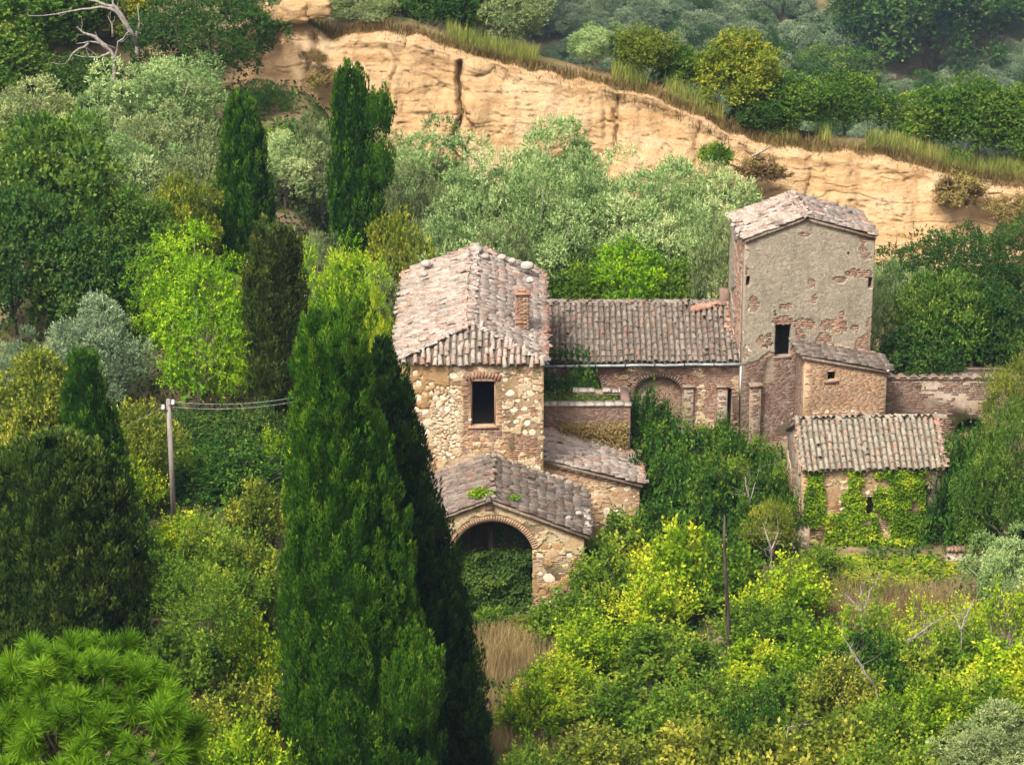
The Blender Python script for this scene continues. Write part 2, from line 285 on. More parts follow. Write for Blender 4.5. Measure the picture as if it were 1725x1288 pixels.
def terrain(x, y, bumps=True):
    x = np.asarray(x, float); y = np.asarray(y, float)
    l, m, r = np.interp(y, _YK, _ZL), np.interp(y, _YK, _ZM), np.interp(y, _YK, _ZR)
    w = np.clip((x + 4.0)/-5.5, 0, 1); w = w*w*(3-2*w); v = np.clip((x - 1.0)/10.0, 0, 1)
    low = m*(1-w)*(1-v) + l*w + r*v*(1-w)
    top = ctop(x)
    z = np.where(y <= 128.6, low, low + (top - low)*np.clip((y - 128.6)/1.6, 0, 1))
    back = np.where(x < -10, top + np.clip(y - 132, 0, 60)*0.16, top - np.clip(y - 133, 0, 500)*0.42)
    k = np.clip((x + 16)/8.0, 0, 1); back = (top + np.clip(y - 132, 0, 60)*0.16)*(1-k) + (top - np.clip(y - 133, 0, 500)*0.42)*k
    z = np.where(y > 130.2, back, z)
    far = -58 + 0.35*(y - 365) + 2.0*np.sin(x*0.05)
    z = np.where(y > 133, np.maximum(z, np.minimum(far, 40)), z)
    z = np.maximum(z, -60)
    if bumps:
        P = np.stack([x, y, np.zeros_like(x)], -1)
        z = z + (fbm(P, 0.35, 3) - 0.5)*np.where(y < 70, 0.2, 0.45)*np.where((y > 127) & (y < 132), 0.2, 1)
    return z
def tz(x, y): return float(terrain(np.array([x]), np.array([y]))[0])
def ground_hit(px, py, y0=60, y1=420):
    Y = np.arange(y0, y1, 0.25); d = at(px, py, 1.0); X = d.x*Y; Z = CAMZ + (d.z - CAMZ)*Y
    g = terrain(X, Y); k = np.nonzero(Z <= g)[0]
    k = k[0] if len(k) else len(Y) - 1
    return Vector((X[k], Y[k], g[k]))
gx = np.unique(np.concatenate([np.linspace(-600, -60, 30), np.linspace(-60, -26, 18), np.arange(-26, 30, 0.5), np.linspace(30, 70, 20), np.linspace(70, 600, 30)]))
gy = np.unique(np.concatenate([np.linspace(-120, 0, 13), np.linspace(0, 70, 36), np.arange(70, 128, 0.5), np.arange(128, 134, 0.2), np.linspace(134, 345, 60), np.arange(345, 430, 1.2), np.linspace(432, 900, 40)]))
GX, GY = np.meshgrid(gx, gy); GZ = terrain(GX, GY)
nx, ny = len(gx), len(gy); ii = (np.arange(ny-1)[:, None]*nx + np.arange(nx-1)[None]).ravel()
g = link('ground', mesh_np('ground', np.stack([GX, GY, GZ], -1), np.stack([ii, ii+1, ii+nx+1, ii+nx], -1), smooth=True), M['ground'])
tag(g, 'brown and green earth slope under the farm and its thickets', kind='structure')

# ------------------------------------------------------------------ cliff
def build_cliff():
    xs = np.arange(-15, 34, 0.1); ts = np.linspace(0, 1, 130)
    X, Tt = np.meshgrid(xs, ts)
    zt = ctop(X) + 0.10*(fbm(np.stack([X, X*0, X*0+3], -1), 1.3, 3) - 0.5)*4
    zb = np.minimum(terrain(X, X*0 + 127.2, False) - 0.6, zt - 1.5)
    Z = zb + (zt - zb)*Tt
    Y = 127.5 + 2.35*Tt**1.15 - 0.25*np.clip((Tt-0.9)/0.1, 0, 1)
    P = np.stack([X, Y*0, Z], -1)
    # strata: ledges that follow gently tilted layers
    zz = Z + 0.05*X + 0.5*fbm(P, 0.25, 3)
    led = fbm(np.stack([X*0.12, zz*0, zz], -1), 1.7, 4)
    d = (led - 0.5)*0.30 + (fbm(P, 0.33, 3) - 0.5)*1.7 + (fbm(P, 1.6, 3) - 0.5)*0.22 + (fbm(P, 7.0, 4) - 0.5)*0.13 - 0.5*np.clip(fbm(P + 31, 2.6, 3) - 0.66, 0, 1)*2.4
    # blocky faces between joints and bedding planes
    bl = vn(np.stack([X*0.5 + 0.25*fbm(P, 0.7, 3), zz*0, zz*0.45], -1), 1.0); d += 0.34*np.floor(bl*5)/5
    bl = vn(np.stack([X*1.3 + 0.3*fbm(P, 1.2, 3), zz*0 + 5, zz*0.8], -1), 1.0); d += 0.12*np.floor(bl*4)/4
    # weathered vertical flutes and fine cracks
    fl = fbm(np.stack([X*2.6 + 0.6*fbm(P, 0.9, 2), Z*0, Z*0.18], -1), 1.0, 4); d += np.clip(fl - 0.5, -1, 1)*0.42
    ridge = np.abs(fbm(np.stack([X*1.6, Z*0 + 4, Z*.35], -1), 1.0, 4) - 0.5); d -= 0.20*np.exp(-(ridge/0.010)**2)
    ridge = np.abs(fbm(np.stack([X*.35, Z*0 + 9, zz*1.5], -1), 1.0, 3) - 0.5); d -= 0.13*np.exp(-(ridge/0.012)**2)
    def joint(px, y0, y1, w, dep, wob=0.32):
        p0, p1 = at(px, y0, 128.5), at(px, y1, 128.5)
        c = p0.x + wob*(fbm(np.stack([Z*0, Z*0+px, Z], -1), 1.4, 3) - 0.5)*2.4
        f = np.exp(-((X - c)/w)**2)*np.clip((Z - p1.z)/0.5, 0, 1)*np.clip((p0.z - Z)/0.35, 0, 1)
        return dep*f
    for a in ((773, 108, 300, 0.11, 1.6), (790, 190, 300, 0.07, 0.6), (728, 180, 215, 0.05, 0.35), (1035, 190, 300, 0.06, 0.7), (1044, 140, 250, 0.06, 0.6), (1020, 190, 250, 0.06, 0.5), (1215, 280, 330, 0.09, 0.7), (520, 40, 240, 0.13, 0.8), (1365, 290, 420, 0.05, 0.5), (1180, 200, 300, 0.07, 0.4), (905, 190, 270, 0.06, 0.3), (660, 80, 220, 0.07, 0.35)):
        d -= joint(*a)
    d *= np.clip((1 - Tt)/0.05, 0.15, 1)
    Yf = Y - d*0.62
    V = np.stack([X, Yf, Z], -1); n = len(xs); m = len(ts)
    V = np.concatenate([V, np.stack([X[-1], Y[-1]*0 + 131.0, Z[-1] - 0.05], -1)[None]]); m += 1
    i = (np.arange(m-1)[:, None]*n + np.arange(n-1)[None]).ravel()
    o = link('cliff', mesh_np('cliff', V, np.stack([i, i+1, i+n+1, i+n], -1)), M['cliff'])
    tag(o, 'pale orange sandstone cliff with ledges and vertical cracks', kind='structure')
build_cliff()

# ------------------------------------------------------------------ masonry kit
UP = Vector((0, 0, 1))
class Frame:
    """a wall plane: O bottom-left corner seen from outside, U along the wall, N outwards"""
    def __init__(s, O, ang=0.0):
        s.O = Vector(O); s.U = Vector((math.cos(ang), math.sin(ang), 0)); s.N = Vector((math.sin(ang), -math.cos(ang), 0))
    def p(s, u, v, n=0.0): return s.O + s.U*u + UP*v + s.N*n
    def px(s, x, y):
        q = hit(x, y, s.O, s.N) - s.O; return (q.dot(s.U), q.z)
    def rect(s, x0, x1, y0, y1):
        a, b = s.px(x0, y1), s.px(x1, y0); return (a[0], b[0], a[1], b[1])
def rpoly(r): u0, u1, v0, v1 = r; return [(u0, v0), (u1, v0), (u1, v1), (u0, v1)]
def inside(u, v, poly):
    c = False; j = len(poly) - 1
    for i in range(len(poly)):
        (xi, yi), (xj, yj) = poly[i], poly[j]
        if (yi > v) != (yj > v) and u < (xj - xi)*(v - yi)/(yj - yi) + xi: c = not c
        j = i
    return c
def wall(name, parent, fr, outer, holes, T, mat, back=True):
    polys = [outer] + holes; flat = [p for q in polys for p in q]
    tris = geometry.tessellate_polygon([[Vector((u, v, 0)) for u, v in q] for q in polys])
    n = len(flat); V = [fr.p(u, v, 0) for u, v in flat] + [fr.p(u, v, -T) for u, v in flat]
    F = []
    for a, b, c in tris:
        A, B, C = flat[a], flat[b], flat[c]
        if (B[0]-A[0])*(C[1]-A[1]) - (B[1]-A[1])*(C[0]-A[0]) < 0: b, c = c, b
        F.append((a, b, c)); F.append((n+a, n+c, n+b))
    k = 0
    for qi, q in enumerate(polys):
        m = len(q)
        area = sum(q[i][0]*q[(i+1) % m][1] - q[(i+1) % m][0]*q[i][1] for i in range(m))
        for i in range(m):
            a, b = k+i, k+(i+1) % m
            if (area > 0) == (qi == 0): F.append((a, n+a, n+b, b))
            else: F.append((a, b, n+b, n+a))
        k += m
    mb = MB(); mb.add([tuple(p) for p in V], F); return mb.build(name, mat, parent)
def bricks(wallobj, fr, outer, holes, mask, mat, seed, bw=0.26, bh=0.062, gap=0.013, proud=0.014, avoid=()):
    """brick faces standing proud of the mortar, joined: too small to pick apart singly"""
    rg = random.Random(seed); us = [p[0] for p in outer]; vs = [p[1] for p in outer]
    mb = MB(); v = min(vs) + 0.01; row = 0; cnt = 0
    while v < max(vs):
        u = min(us) - rg.random()*bw
        while u < max(us):
            w = bw*rg.uniform(0.75, 1.1) if rg.random() < 0.75 else bw*0.48
            h = bh*rg.uniform(0.88, 1.05); cu, cv = u + w/2, v + h/2
            ok = all(inside(a, b, outer) for a, b in ((u+0.012, v+0.004), (u+w-0.012, v+0.004), (u+0.012, v+h-0.004), (u+w-0.012, v+h-0.004)))
            if ok and not any(inside(a, b, q) for q in holes for a, b in ((u, cv), (cu, cv), (u+w, cv))) and mask(cu, cv) \
               and not any(((cu-x)/(r*1.05 + w*0.33))**2 + ((cv-y)/(r*0.95 + 0.02))**2 < 1 for x, y, r in avoid):
                d = proud*rg.uniform(0.35, 1.3); t1, t2 = rg.uniform(-.004, .004), rg.uniform(-.006, .006); e = 0.006
                P = [fr.p(u, v, -0.01), fr.p(u+w, v, -0.01), fr.p(u+w, v+h, -0.01), fr.p(u, v+h, -0.01),
                     fr.p(u+e, v+e+t1, d+t2), fr.p(u+w-e, v+e-t1, d-t2), fr.p(u+w-e, v+h-e-t1, d-t2), fr.p(u+e, v+h-e+t1, d+t2)]
                mb.add([tuple(p) for p in P], [(4, 5, 6, 7), (0, 1, 5, 4), (1, 2, 6, 5), (2, 3, 7, 6), (3, 0, 4, 7)]); cnt += 1
            u += w + gap
        v += bh + gap; row += 1
    if cnt: return tag(mb.build('brickwork', mat, wallobj), kind='stuff')
_sm = []
def stone_meshes():
    if _sm: return _sm
    for s in range(8):
        rg = random.Random(900+s); k = 8; V = []; F = []
        a = sorted((i + rg.uniform(-.28, .28))*2*math.pi/k for i in range(k))
        r = [rg.uniform(0.74, 1.18) for _ in range(k)]
        for sc, z in ((1.0, -0.12), (0.98, 0.14), (0.88, 0.27), (0.5, 0.31)):
            V += [(math.cos(t)*q*sc, math.sin(t)*q*sc*0.86, z + rg.uniform(-.03, .03)) for t, q in zip(a, r)]
        for j in range(3): F += [(j*k+i, j*k+(i+1) % k, (j+1)*k+(i+1) % k, (j+1)*k+i) for i in range(k)]
        F.append(tuple(3*k+i for i in range(k)))
        mb = MB(); mb.add(V, F); _sm.append(mb.mesh('stone'))
    return _sm
def stones(wallobj, fr, lst, mat, seed, small=0.075):
    rg = random.Random(seed); ms = stone_meshes(); mb = MB()
    for u, v, r in lst:
        me = rg.choice(ms); R = Matrix((fr.U, UP, fr.N)).transposed().to_4x4()
        sx = r*rg.uniform(0.85, 1.35); sy = r*rg.uniform(0.75, 1.1)
        mw = Matrix.Translation(fr.p(u, v, -0.004)) @ R @ Matrix.Rotation(rg.uniform(-.5, .5), 4, 'Z') @ Matrix.Diagonal((sx, sy, min(0.055, r*0.26), 1))
        if r >= small:
            o = link('stone', me, mat, wallobj); o.matrix_basis = mw
        else:
            co = np.array([tuple(mw @ x.co) for x in me.vertices]); mb.add(co, [tuple(p.vertices) for p in me.polygons])
    if mb.n: tag(mb.build('small_stones', mat, wallobj), kind='stuff')
def scatter(seed, region, r0, r1, n, holes=(), have=(), tight=0.97):
    rg = random.Random(seed); out = list(have); base = len(have)
    u0, u1, v0, v1 = region
    for _ in range(n*12):
        if len(out) - base >= n: break
        r = r0 + (r1 - r0)*rg.random()**2; u, v = rg.uniform(u0, u1), rg.uniform(v0, v1)
        if any((u-a)**2 + (v-b)**2 < (tight*(r+c))**2 for a, b, c in out): continue
        if any(h[0]-r < u < h[1]+r and h[2]-r < v < h[3]+r for h in holes): continue
        out.append((u, v, r))
    return out[base:]
def plaster(name, wallobj, fr, outer, holes, mask, mat, thick=0.022, cell=0.07, seed=1):
    us = [p[0] for p in outer]; vs = [p[1] for p in outer]; u0, v0 = min(us), min(vs)
    nu = int((max(us)-u0)/cell) + 1; nv = int((max(vs)-v0)/cell) + 1
    K = np.zeros((nv+2, nu+2), bool)
    for j in range(nv):
        for i in range(nu):
            u, v = u0 + (i+.5)*cell, v0 + (j+.5)*cell
            if inside(u, v, outer) and not any(inside(u, v, h) for h in holes) and mask(u, v): K[j+1, i+1] = True
    rg = np.random.default_rng(seed); idx = {}; V = []; F = []
    def vert(i, j, top):
        k = (i, j, top)
        if k not in idx:
            r2 = np.random.default_rng((i*7919 + j*104729 + seed) & 0x7fffffff); a = (r2.random(3) - .5)
            idx[k] = len(V); V.append(tuple(fr.p(min(max(u0 + i*cell + a[0]*cell*.6, u0), max(us)), v0 + j*cell + a[1]*cell*.6, (thick + a[2]*0.006) if top else -0.005)))
        return idx[k]
    for j in range(1, nv+1):
        for i in range(1, nu+1):
            if not K[j, i]: continue
            a, b = i-1, j-1
            F.append((vert(a, b, 1), vert(a+1, b, 1), vert(a+1, b+1, 1), vert(a, b+1, 1)))
            for (dj, di), (p, q) in (((-1, 0), ((a, b), (a+1, b))), ((1, 0), ((a+1, b+1), (a, b+1))), ((0, -1), ((a, b+1), (a, b))), ((0, 1), ((a+1, b), (a+1, b+1)))):
                if not K[j+dj, i+di]: F.append((vert(*p, 0), vert(*q, 0), vert(*q, 1), vert(*p, 1)))
    if F:
        mb = MB(); mb.add(V, F); return tag(mb.build(name, mat, wallobj), kind='stuff')
# ---- tiles
def barrel(name, L=0.42, r0=0.084, r1=0.066, th=0.015, k=6, full=True):
    V = []; F = []
    a = [math.pi*i/k for i in range(k+1)]
    for y, r in ((0, r0), (L, r1)):
        for q in (r, r-th): V += [(-math.cos(t)*q, y, math.sin(t)*q) for t in a]
    n = k+1; o0, i0, o1, i1 = 0, n, 2*n, 3*n
    for j in range(k):
        F.append((o0+j, o1+j, o1+j+1, o0+j+1))
        F.append((o0+j, o0+j+1, i0+j+1, i0+j))
        if full: F.append((i0+j, i0+j+1, i1+j+1, i1+j))
    V = [(x, y, z + 0.022*(1 - y/L)) for x, y, z in V]
    mb = MB(); mb.add(V, F); return mb.mesh(name)
TILE = barrel('tile'); CHAN = barrel('channel', full=False, k=4); RIDGE = barrel('ridge_tile', 0.44, 0.115, 0.095)
_tco = np.array([tuple(v.co) for v in TILE.vertices]); _tf = [tuple(p.vertices) for p in TILE.polygons]
_cco = np.array([tuple(v.co) for v in CHAN.vertices]); _cf = [tuple(p.vertices) for p in CHAN.polygons]
class Roof:
    def __init__(s, house, mat, seed, messy=1.0):
        s.house, s.mat, s.rg, s.messy = house, mat, random.Random(seed), messy; s.deck = MB(); s.cov, s.chan, s.ridges = [], [], []
    def plane(s, O, U, V, W, L, clip=None, pitch=0.215, row=0.325, thick=0.10, rest=0, deckpoly=None):
        O, U, V = Vector(O), Vector(U).normalized(), Vector(V).normalized(); N = U.cross(V).normalized(); rg = s.rg
        if deckpoly is None: deckpoly = [(0.02, 0.03), (W-0.02, 0.03), (W-0.02, L), (0.02, L)]
        n = len(deckpoly)
        P = [O + U*a + V*b - N*0.004 for a, b in deckpoly] + [O + U*a + V*b - N*thick for a, b in deckpoly]
        s.deck.add([tuple(p) for p in P], [tuple(range(n)), tuple(range(2*n-1, n-1, -1))] + [(i, n+i, n+(i+1) % n, (i+1) % n) for i in range(n)])
        B = Matrix((U, V, N)).transposed().to_4x4(); nc = max(1, round(W/pitch)); p = W/nc
        for i in range(nc):
            j = 0; cu = (i + 0.5)*p; du = rg.uniform(-.012, .012); sl = rg.uniform(-0.10, 0.03)
            while True:
                v = sl + j*row*rg.uniform(0.985, 1.015) - 0.03
                if v > L - 0.12: break
                if not clip or clip(cu, max(v + 0.18, 0.02)):
                    sag = 0.02*math.sin(cu*1.7 + 1 + v*.8) + rg.uniform(-.01, .014)*s.messy
                    rz = rg.gauss(0, 0.035*s.messy); rx = rg.gauss(0.02, 0.02)
                    if rg.random() < 0.018*s.messy: rz += rg.uniform(-.5, .5); sag += 0.04
                    T = Matrix.Translation(O + U*(cu + du + rg.gauss(0, 0.007*s.messy)) + V*(v + rg.gauss(0, 0.02*s.messy)) + N*(0.055 + sag)) @ B
                    q = rg.uniform(0.93, 1.06)
                    if rg.random() > 0.010*s.messy: s.cov.append((rest, T @ Matrix.Rotation(rz, 4, 'Z') @ Matrix.Rotation(-rx, 4, 'X') @ Matrix.Diagonal((q, 1, q, 1))))
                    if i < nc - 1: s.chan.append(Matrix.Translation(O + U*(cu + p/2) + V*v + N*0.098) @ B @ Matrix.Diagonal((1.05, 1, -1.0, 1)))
                j += 1
    def ridge(s, A, B, rest=0, sc=1.0, lift=0.02):
        A, B = Vector(A), Vector(B); D = (B - A); L = D.length; D.normalize(); U = D.cross(UP).normalized(); N = U.cross(D)
        R = Matrix((U, D, N)).transposed().to_4x4(); v = 0.0
        while v < L - 0.1:
            s.ridges.append((rest, Matrix.Translation(A + D*v + N*(lift + s.rg.uniform(-.015, .02)) + U*s.rg.gauss(0, .012)) @ R @ Matrix.Rotation(s.rg.gauss(0, .05), 4, 'Z') @ Matrix.Diagonal((sc, 1, sc, 1)))); v += 0.36
    def build(s, maxobj=290):
        r = s.deck.build('roof', M['wood'], s.house)
        nr = [m for k, m in s.ridges]
        for m in nr: link('ridge_tile', RIDGE, s.mat, r).matrix_basis = m
        cov = sorted(s.cov, key=lambda a: (a[0], a[1].translation.y)); left = MB()
        for n, (k, m) in enumerate(cov):
            if n < maxobj - len(nr) and k < 9: link('tile', TILE, s.mat, r).matrix_basis = m
            else:
                mm = np.array(m); left.add(_tco @ mm[:3, :3].T + mm[:3, 3], _tf)
        if left.n: tag(left.build('more_tiles', s.mat, r), kind='stuff')
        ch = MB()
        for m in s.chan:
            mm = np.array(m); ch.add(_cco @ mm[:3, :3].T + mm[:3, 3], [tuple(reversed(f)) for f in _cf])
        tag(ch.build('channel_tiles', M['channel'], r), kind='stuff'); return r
def rubble_line(roof, pts, mat, seed, r=(0.04, 0.10), n=40, name='mortar_bed'):
    """broken tile and mortar lumps lying along a line of a roof"""
    rg = random.Random(seed); ms = stone_meshes(); mb = MB()
    for _ in range(n):
        t = rg.random()*(len(pts)-1); i = min(int(t), len(pts)-2); f = t - i
        p = Vector(pts[i]).lerp(Vector(pts[i+1]), f) + Vector((rg.gauss(0, .06), rg.gauss(0, .06), rg.uniform(0, .04))); q = rg.uniform(*r)
        mw = Matrix.Translation(p) @ Matrix.Rotation(rg.uniform(0, 6.28), 4, 'Z') @ Matrix.Rotation(rg.gauss(0, .5), 4, 'X') @ Matrix.Diagonal((q*1.4, q, q*1.6, 1))
        me = rg.choice(ms); mb.add(np.array([tuple(mw @ x.co) for x in me.vertices]), [tuple(p_.vertices) for p_ in me.polygons])
    return tag(mb.build(name, mat, roof), kind='stuff')
def room(parent, x0, x1, y0, y1, z0, z1, T=0.35, mat=None):
    """the three plain walls that close a building behind its front"""
    for nm, a in (('side_wall', (x0, x0+T, y0, y1)), ('side_wall', (x1-T, x1, y0, y1)), ('back_wall', (x0+T, x1-T, y1-T, y1))):
        mb = MB(); mb.box((0, 0, 0), (1, 0, 0), (0, 0, 1), (0, 1, 0), a[0], a[1], z0, z1, a[2], a[3]); mb.build(nm, mat or M['mortar'], parent)
def plain_box(name, mat, parent, a, b):
    mb = MB(); mb.box((0, 0, 0), (1, 0, 0), (0, 0, 1), (0, 1, 0), a[0], b[0], a[2], b[2], a[1], b[1]); return mb.build(name, mat, parent)

# ------------------------------------------------------------------ the main house
def main_house():
    YF = 99.0; x0, x1 = -3.93, 1.08; ze = 7.86; YB = 108.9
    h = empty('main_house', ((x0+x1)/2, YF, 0.2), 'tall stone and brick farmhouse with hipped tile roof and dark upper window', 'house')
    fr = Frame((x0, YF, -0.3)); W = x1 - x0; H = ze + 0.3
    win = fr.rect(793, 835, 642, 718); outer = rpoly((0, W, 0, H))
    w = wall('front_wall', h, fr, outer, [rpoly(win)], 0.42, M['mortar'])
    big = []
    for zx, zy, r in ((220, 872, .10), (240, 938, .12), (320, 942, .09), (318, 997, .09), (235, 1032, .16), (225, 1100, .12), (280, 1120, .15), (300, 1180, .17), (285, 1240, .17), (455, 895, .16), (515, 870, .13), (470, 850, .11), (810, 1000, .15), (830, 1105, .13), (895, 1098, .11), (870, 1150, .10), (845, 1178, .13), (915, 1185, .15), (900, 1245, .12), (945, 1243, .15), (930, 1000, .14), (625, 850, .10), (685, 855, .09), (770, 860, .08), (905, 915, .09), (560, 1165, .06), (770, 1080, .08), (150, 1010, .12), (160, 1120, .13)):
        u, v = fr.px(640 + zx/3.68, 390 + zy/3.68); big.append((u, v, r))
    for zx, zy, r in ((490, 65, .15), (590, 65, .16), (505, 155, .12), (575, 215, .14), (605, 270, .15), (560, 270, .11), (60, 215, .17), (55, 265, .16), (45, 165, .15), (540, 190, .1), (625, 445, .1), (590, 470, .08)):
        u, v = fr.px(700 + zx/3.066, 640 + zy/3.066)
        if not any((u-a)**2 + (v-b)**2 < (r+c)**2 for a, b, c in big): big.append((u, v, r))
    hs = [(win[0]-.1, win[1]+.1, win[2]-.06, win[3]+.15)]
    a = fr.rect(732, 772, 650, 770); pack = scatter(5, a, 0.055, 0.15, 150, hs, big, 0.84)
    a2 = fr.rect(668, 775, 612, 800); more = scatter(6, a2, 0.05, 0.09, 22, hs, big + pack)
    a3 = fr.rect(835, 912, 612, 690); more += scatter(8, a3, 0.05, 0.10, 22, hs, big + pack + more)
    st = big + pack + [m for m in more if m[2] > 0.045]
    stones(w, fr, st, M['stone'], 3)
    warm = scatter(9, fr.rect(668, 915, 725, 800), 0.07, 0.16, 40, hs, st)
    warm += scatter(10, fr.rect(670, 780, 612, 660), 0.08, 0.2, 12, hs, st + warm); stones(w, fr, warm, M['stone_warm'], 4)
    wc = (win[0] + win[1])/2
    def bm(u, v):
        near = abs(u - wc) < 0.92 and win[2] - 0.9 < v < win[3] + 0.34
        if near and abs(u - wc) < 0.62 + 0.3*fb2(u, v, 3, 3): return True
        if u > W - 0.42: return fb2(u, v, 2.2, 6) > 0.36
        if u > 2.2 and v < win[2] + 0.2: return fb2(u, v, 1.1, 2) > 0.42
        return fb2(u, v, 1.3, 5) > 0.48
    bricks(w, fr, outer, [rpoly(win)], bm, M['brick'], 11, avoid=st + warm)
    def pm(u, v):
        if abs(u - wc) < 0.66 and win[2] - 0.6 < v < win[3] + 0.3: return False
        if any((u-q)**2 + (v-b)**2 < (r*0.92)**2 for q, b, r in st + warm): return False
        if a[0] - .1 < u < a[1] + .1 and a[2] < v < a[3]: return fb2(u, v, 2.0, 22) > 0.34
        return fb2(u, v, 1.6, 21) > 0.55
    plaster('lime_render', w, fr, outer, [rpoly(win)], pm, M['cream'], 0.012, 0.06, 3)
    def pm2(u, v): return u < 1.8 and v > H - 1.6 and fb2(u, v, 1.4, 41) > 0.44 and not any((u-a)**2 + (v-b)**2 < (r)**2 for a, b, r in st)
    plaster('ochre_patch', w, fr, outer, [rpoly(win)], pm2, M['ochre'], 0.018, 0.06, 4)
    # window surround: arched brick head, jambs, sill, thin frame
    mb = MB()
    wd = MB()
    for a in ((win[0], win[0]+0.05, win[2], win[3]), (win[1]-0.05, win[1], win[2], win[3]), (win[0]+.05, win[1]-.05, win[3]-0.05, win[3])):
        wd.box(fr.O, fr.U, UP, fr.N, a[0], a[1], a[2], a[3], -0.16, -0.10)
    wf = wd.build('window_frame', M['brick'], h)
    sl = MB(); sl.box(fr.O, fr.U, UP, fr.N, win[0]-.1, win[1]+.1, win[2]-.07, win[2]-.002, -.3, .05); sl.build('window_sill', M['brick'], h)
    n = 11
    bmesh_ = MB(); bmesh_.box((0, 0, 0), (1, 0, 0), (0, 1, 0), (0, 0, 1), -.035, .035, 0, .24, -.02, .03); vm = bmesh_.mesh('brick')
    for i in range(n):
        t = (i/(n-1) - .5)*2; p = fr.p(wc + t*0.52, win[3] + 0.02 + 0.10*(1 - t*t), 0)
        link('brick', vm, M['brick'], w).matrix_basis = Matrix.Translation(p) @ Matrix((fr.U, UP, fr.N)).transposed().to_4x4() @ Matrix.Rotation(-t*0.35, 4, 'Z')
    room(h, x0, x1, YF + 0.42, YB, -0.3, ze - .12, 0.4)
    plain_box('floor', M['wood'], h, (x0+.4, YF+.42, 4.9), (x1-.4, YB-.4, 5.0))
    plain_box('partition', M['mortar_grey'], h, (win[0] + x0 - .14, YF+.43, 5.0), (win[0] + x0 - .0 , YF+2.2, 7.7))
    # roof: hipped at the front, gabled at the back
    R = Roof(h, M['tile_pale'], 21, 1.9); o = 0.09; zr = 8.86; xc = (x0+x1)/2 + 0.08; ya = 100.0
    ex0, ex1, ey = x0 - o, x1 + o, YF - o; zE = ze
    for sgn, ex in ((-1, ex0), (1, ex1)):
        run = abs(xc - ex); L = math.hypot(run, zr - zE); V = Vector((xc - ex, 0, zr - zE)).normalized()
        if sgn < 0:                        # left slope: U runs towards the camera
            O = Vector((ex, YB + .1, zE)); U = Vector((0, -1, 0)); Wd = YB + .1 - ey
            clip = lambda u, v, L=L, Wd=Wd: u < Wd - (ya - ey)*(v/L) + 0.06
            dp = [(0, .03), (Wd - .03, .03), (Wd - (ya - ey), L), (0, L)]
        else:
            O = Vector((ex, ey, zE)); U = Vector((0, 1, 0)); Wd = YB + .1 - ey
            clip = lambda u, v, L=L: u > (ya - ey)*(v/L) - 0.06
            dp = [(.03, .03), (Wd, .03), (Wd, L), ((ya - ey), L)]
        R.plane(O, U, V, Wd, L, clip, deckpoly=dp, rest=1, pitch=0.2)
    V = Vector((0, ya - ey, zr - zE)); L = V.length; Wd = ex1 - ex0; pk = xc - ex0
    R.plane((ex0, ey, zE), (1, 0, 0), V, Wd, L, lambda u, v: (v/L)*pk - .05 < u < Wd - (v/L)*(Wd - pk) + .05, deckpoly=[(.03, .0), (Wd-.03, .0), (pk, L)], rest=0, row=0.3)
    A = (xc, ya, zr); R.ridge((xc, YB + .1, zr), A, 2, 0.95)
    r = R.build()
    rubble_line(r, [(ex0, ey, zE + .08), (xc, ya, zr + .10)], M['rock_grey'], 5, (.03, .075), 70)
    rubble_line(r, [(ex1, ey, zE + .08), (xc, ya, zr + .10)], M['rock_grey'], 6, (.03, .075), 70)
    rubble_line(r, [(xc, ya, zr + .08), (xc, YB, zr + .12)], M['rock_grey'], 7, (.03, .08), 90)
    rubble_line(r, [(x1 - .35, YF + .6, ze + .22), (x1 - .5, YF + 2.6, ze + .3)], M['rock_grey'], 8, (.04, .1), 50)
    rubble_line(r, [(x1 + .1, YF + .3, ze + .12), (x1 + .1, YB - .2, ze + .12)], M['brick'], 9, (.03, .07), 110)
    rubble_line(r, [(x0 - .1, YB - .5, ze + .1), (xc, YB, zr + .1), (x1, YB, ze + .1)], M['brick'], 12, (.03, .08), 60)
    # chimney: brick stack on the right slope
    c0 = at(880, 537, 101.6); cx, cyy, cw = c0.x, 101.6, 0.23; zb, zt = 8.05, 9.62
    ch = MB(); ch.box((0, 0, 0), (1, 0, 0), (0, 0, 1), (0, 1, 0), cx-cw, cx+cw, zb, zt - .1, cyy-cw, cyy+cw)
    cho = ch.build('chimney', M['mortar'], r)
    mb = MB(); rg = random.Random(3)
    for k in range(20):
        z = zb + .0 + k*.072
        for f, (O, an) in enumerate((((cx-cw, cyy-cw), 0), ((cx+cw, cyy-cw), math.pi/2), ((cx-cw, cyy+cw), -math.pi/2), ((cx+cw, cyy+cw), math.pi))):
            ff = Frame((*O, 0), an); s = -0.13 if (k + f) % 2 else 0
            while s < 2*cw:
                a, b = max(s, 0), min(s + .25, 2*cw)
                if b - a > .05 and rg.random() > (.25 if k < 9 else .03):
                    mb.box(ff.O, ff.U, UP, ff.N, a, b - .012, z, z + .06, -.02, rg.uniform(.006, .02))
                s += .26
    link('brickwork', mb.mesh('brickwork'), M['brick'], r)['kind'] = 'stuff'
    cp = MB()
    for a in ((cx-cw-.06, cyy-cw-.06, zt-.1, cx+cw+.06, cyy-cw+.1, zt-.03), (cx-cw-.06, cyy+cw-.1, zt-.1, cx+cw+.06, cyy+cw+.06, zt-.03), (cx-cw-.06, cyy-cw+.1, zt-.1, cx-cw+.1, cyy+cw-.1, zt-.03), (cx+cw-.1, cyy-cw+.1, zt-.1, cx+cw+.06, cyy+cw-.1, zt-.03)):
        cp.box((0, 0, 0), (1, 0, 0), (0, 0, 1), (0, 1, 0), a[0], a[3], a[2], a[5], a[1], a[4])
    link('chimney_rim', cp.mesh('chimney_rim'), M['brick'], r)
    return h
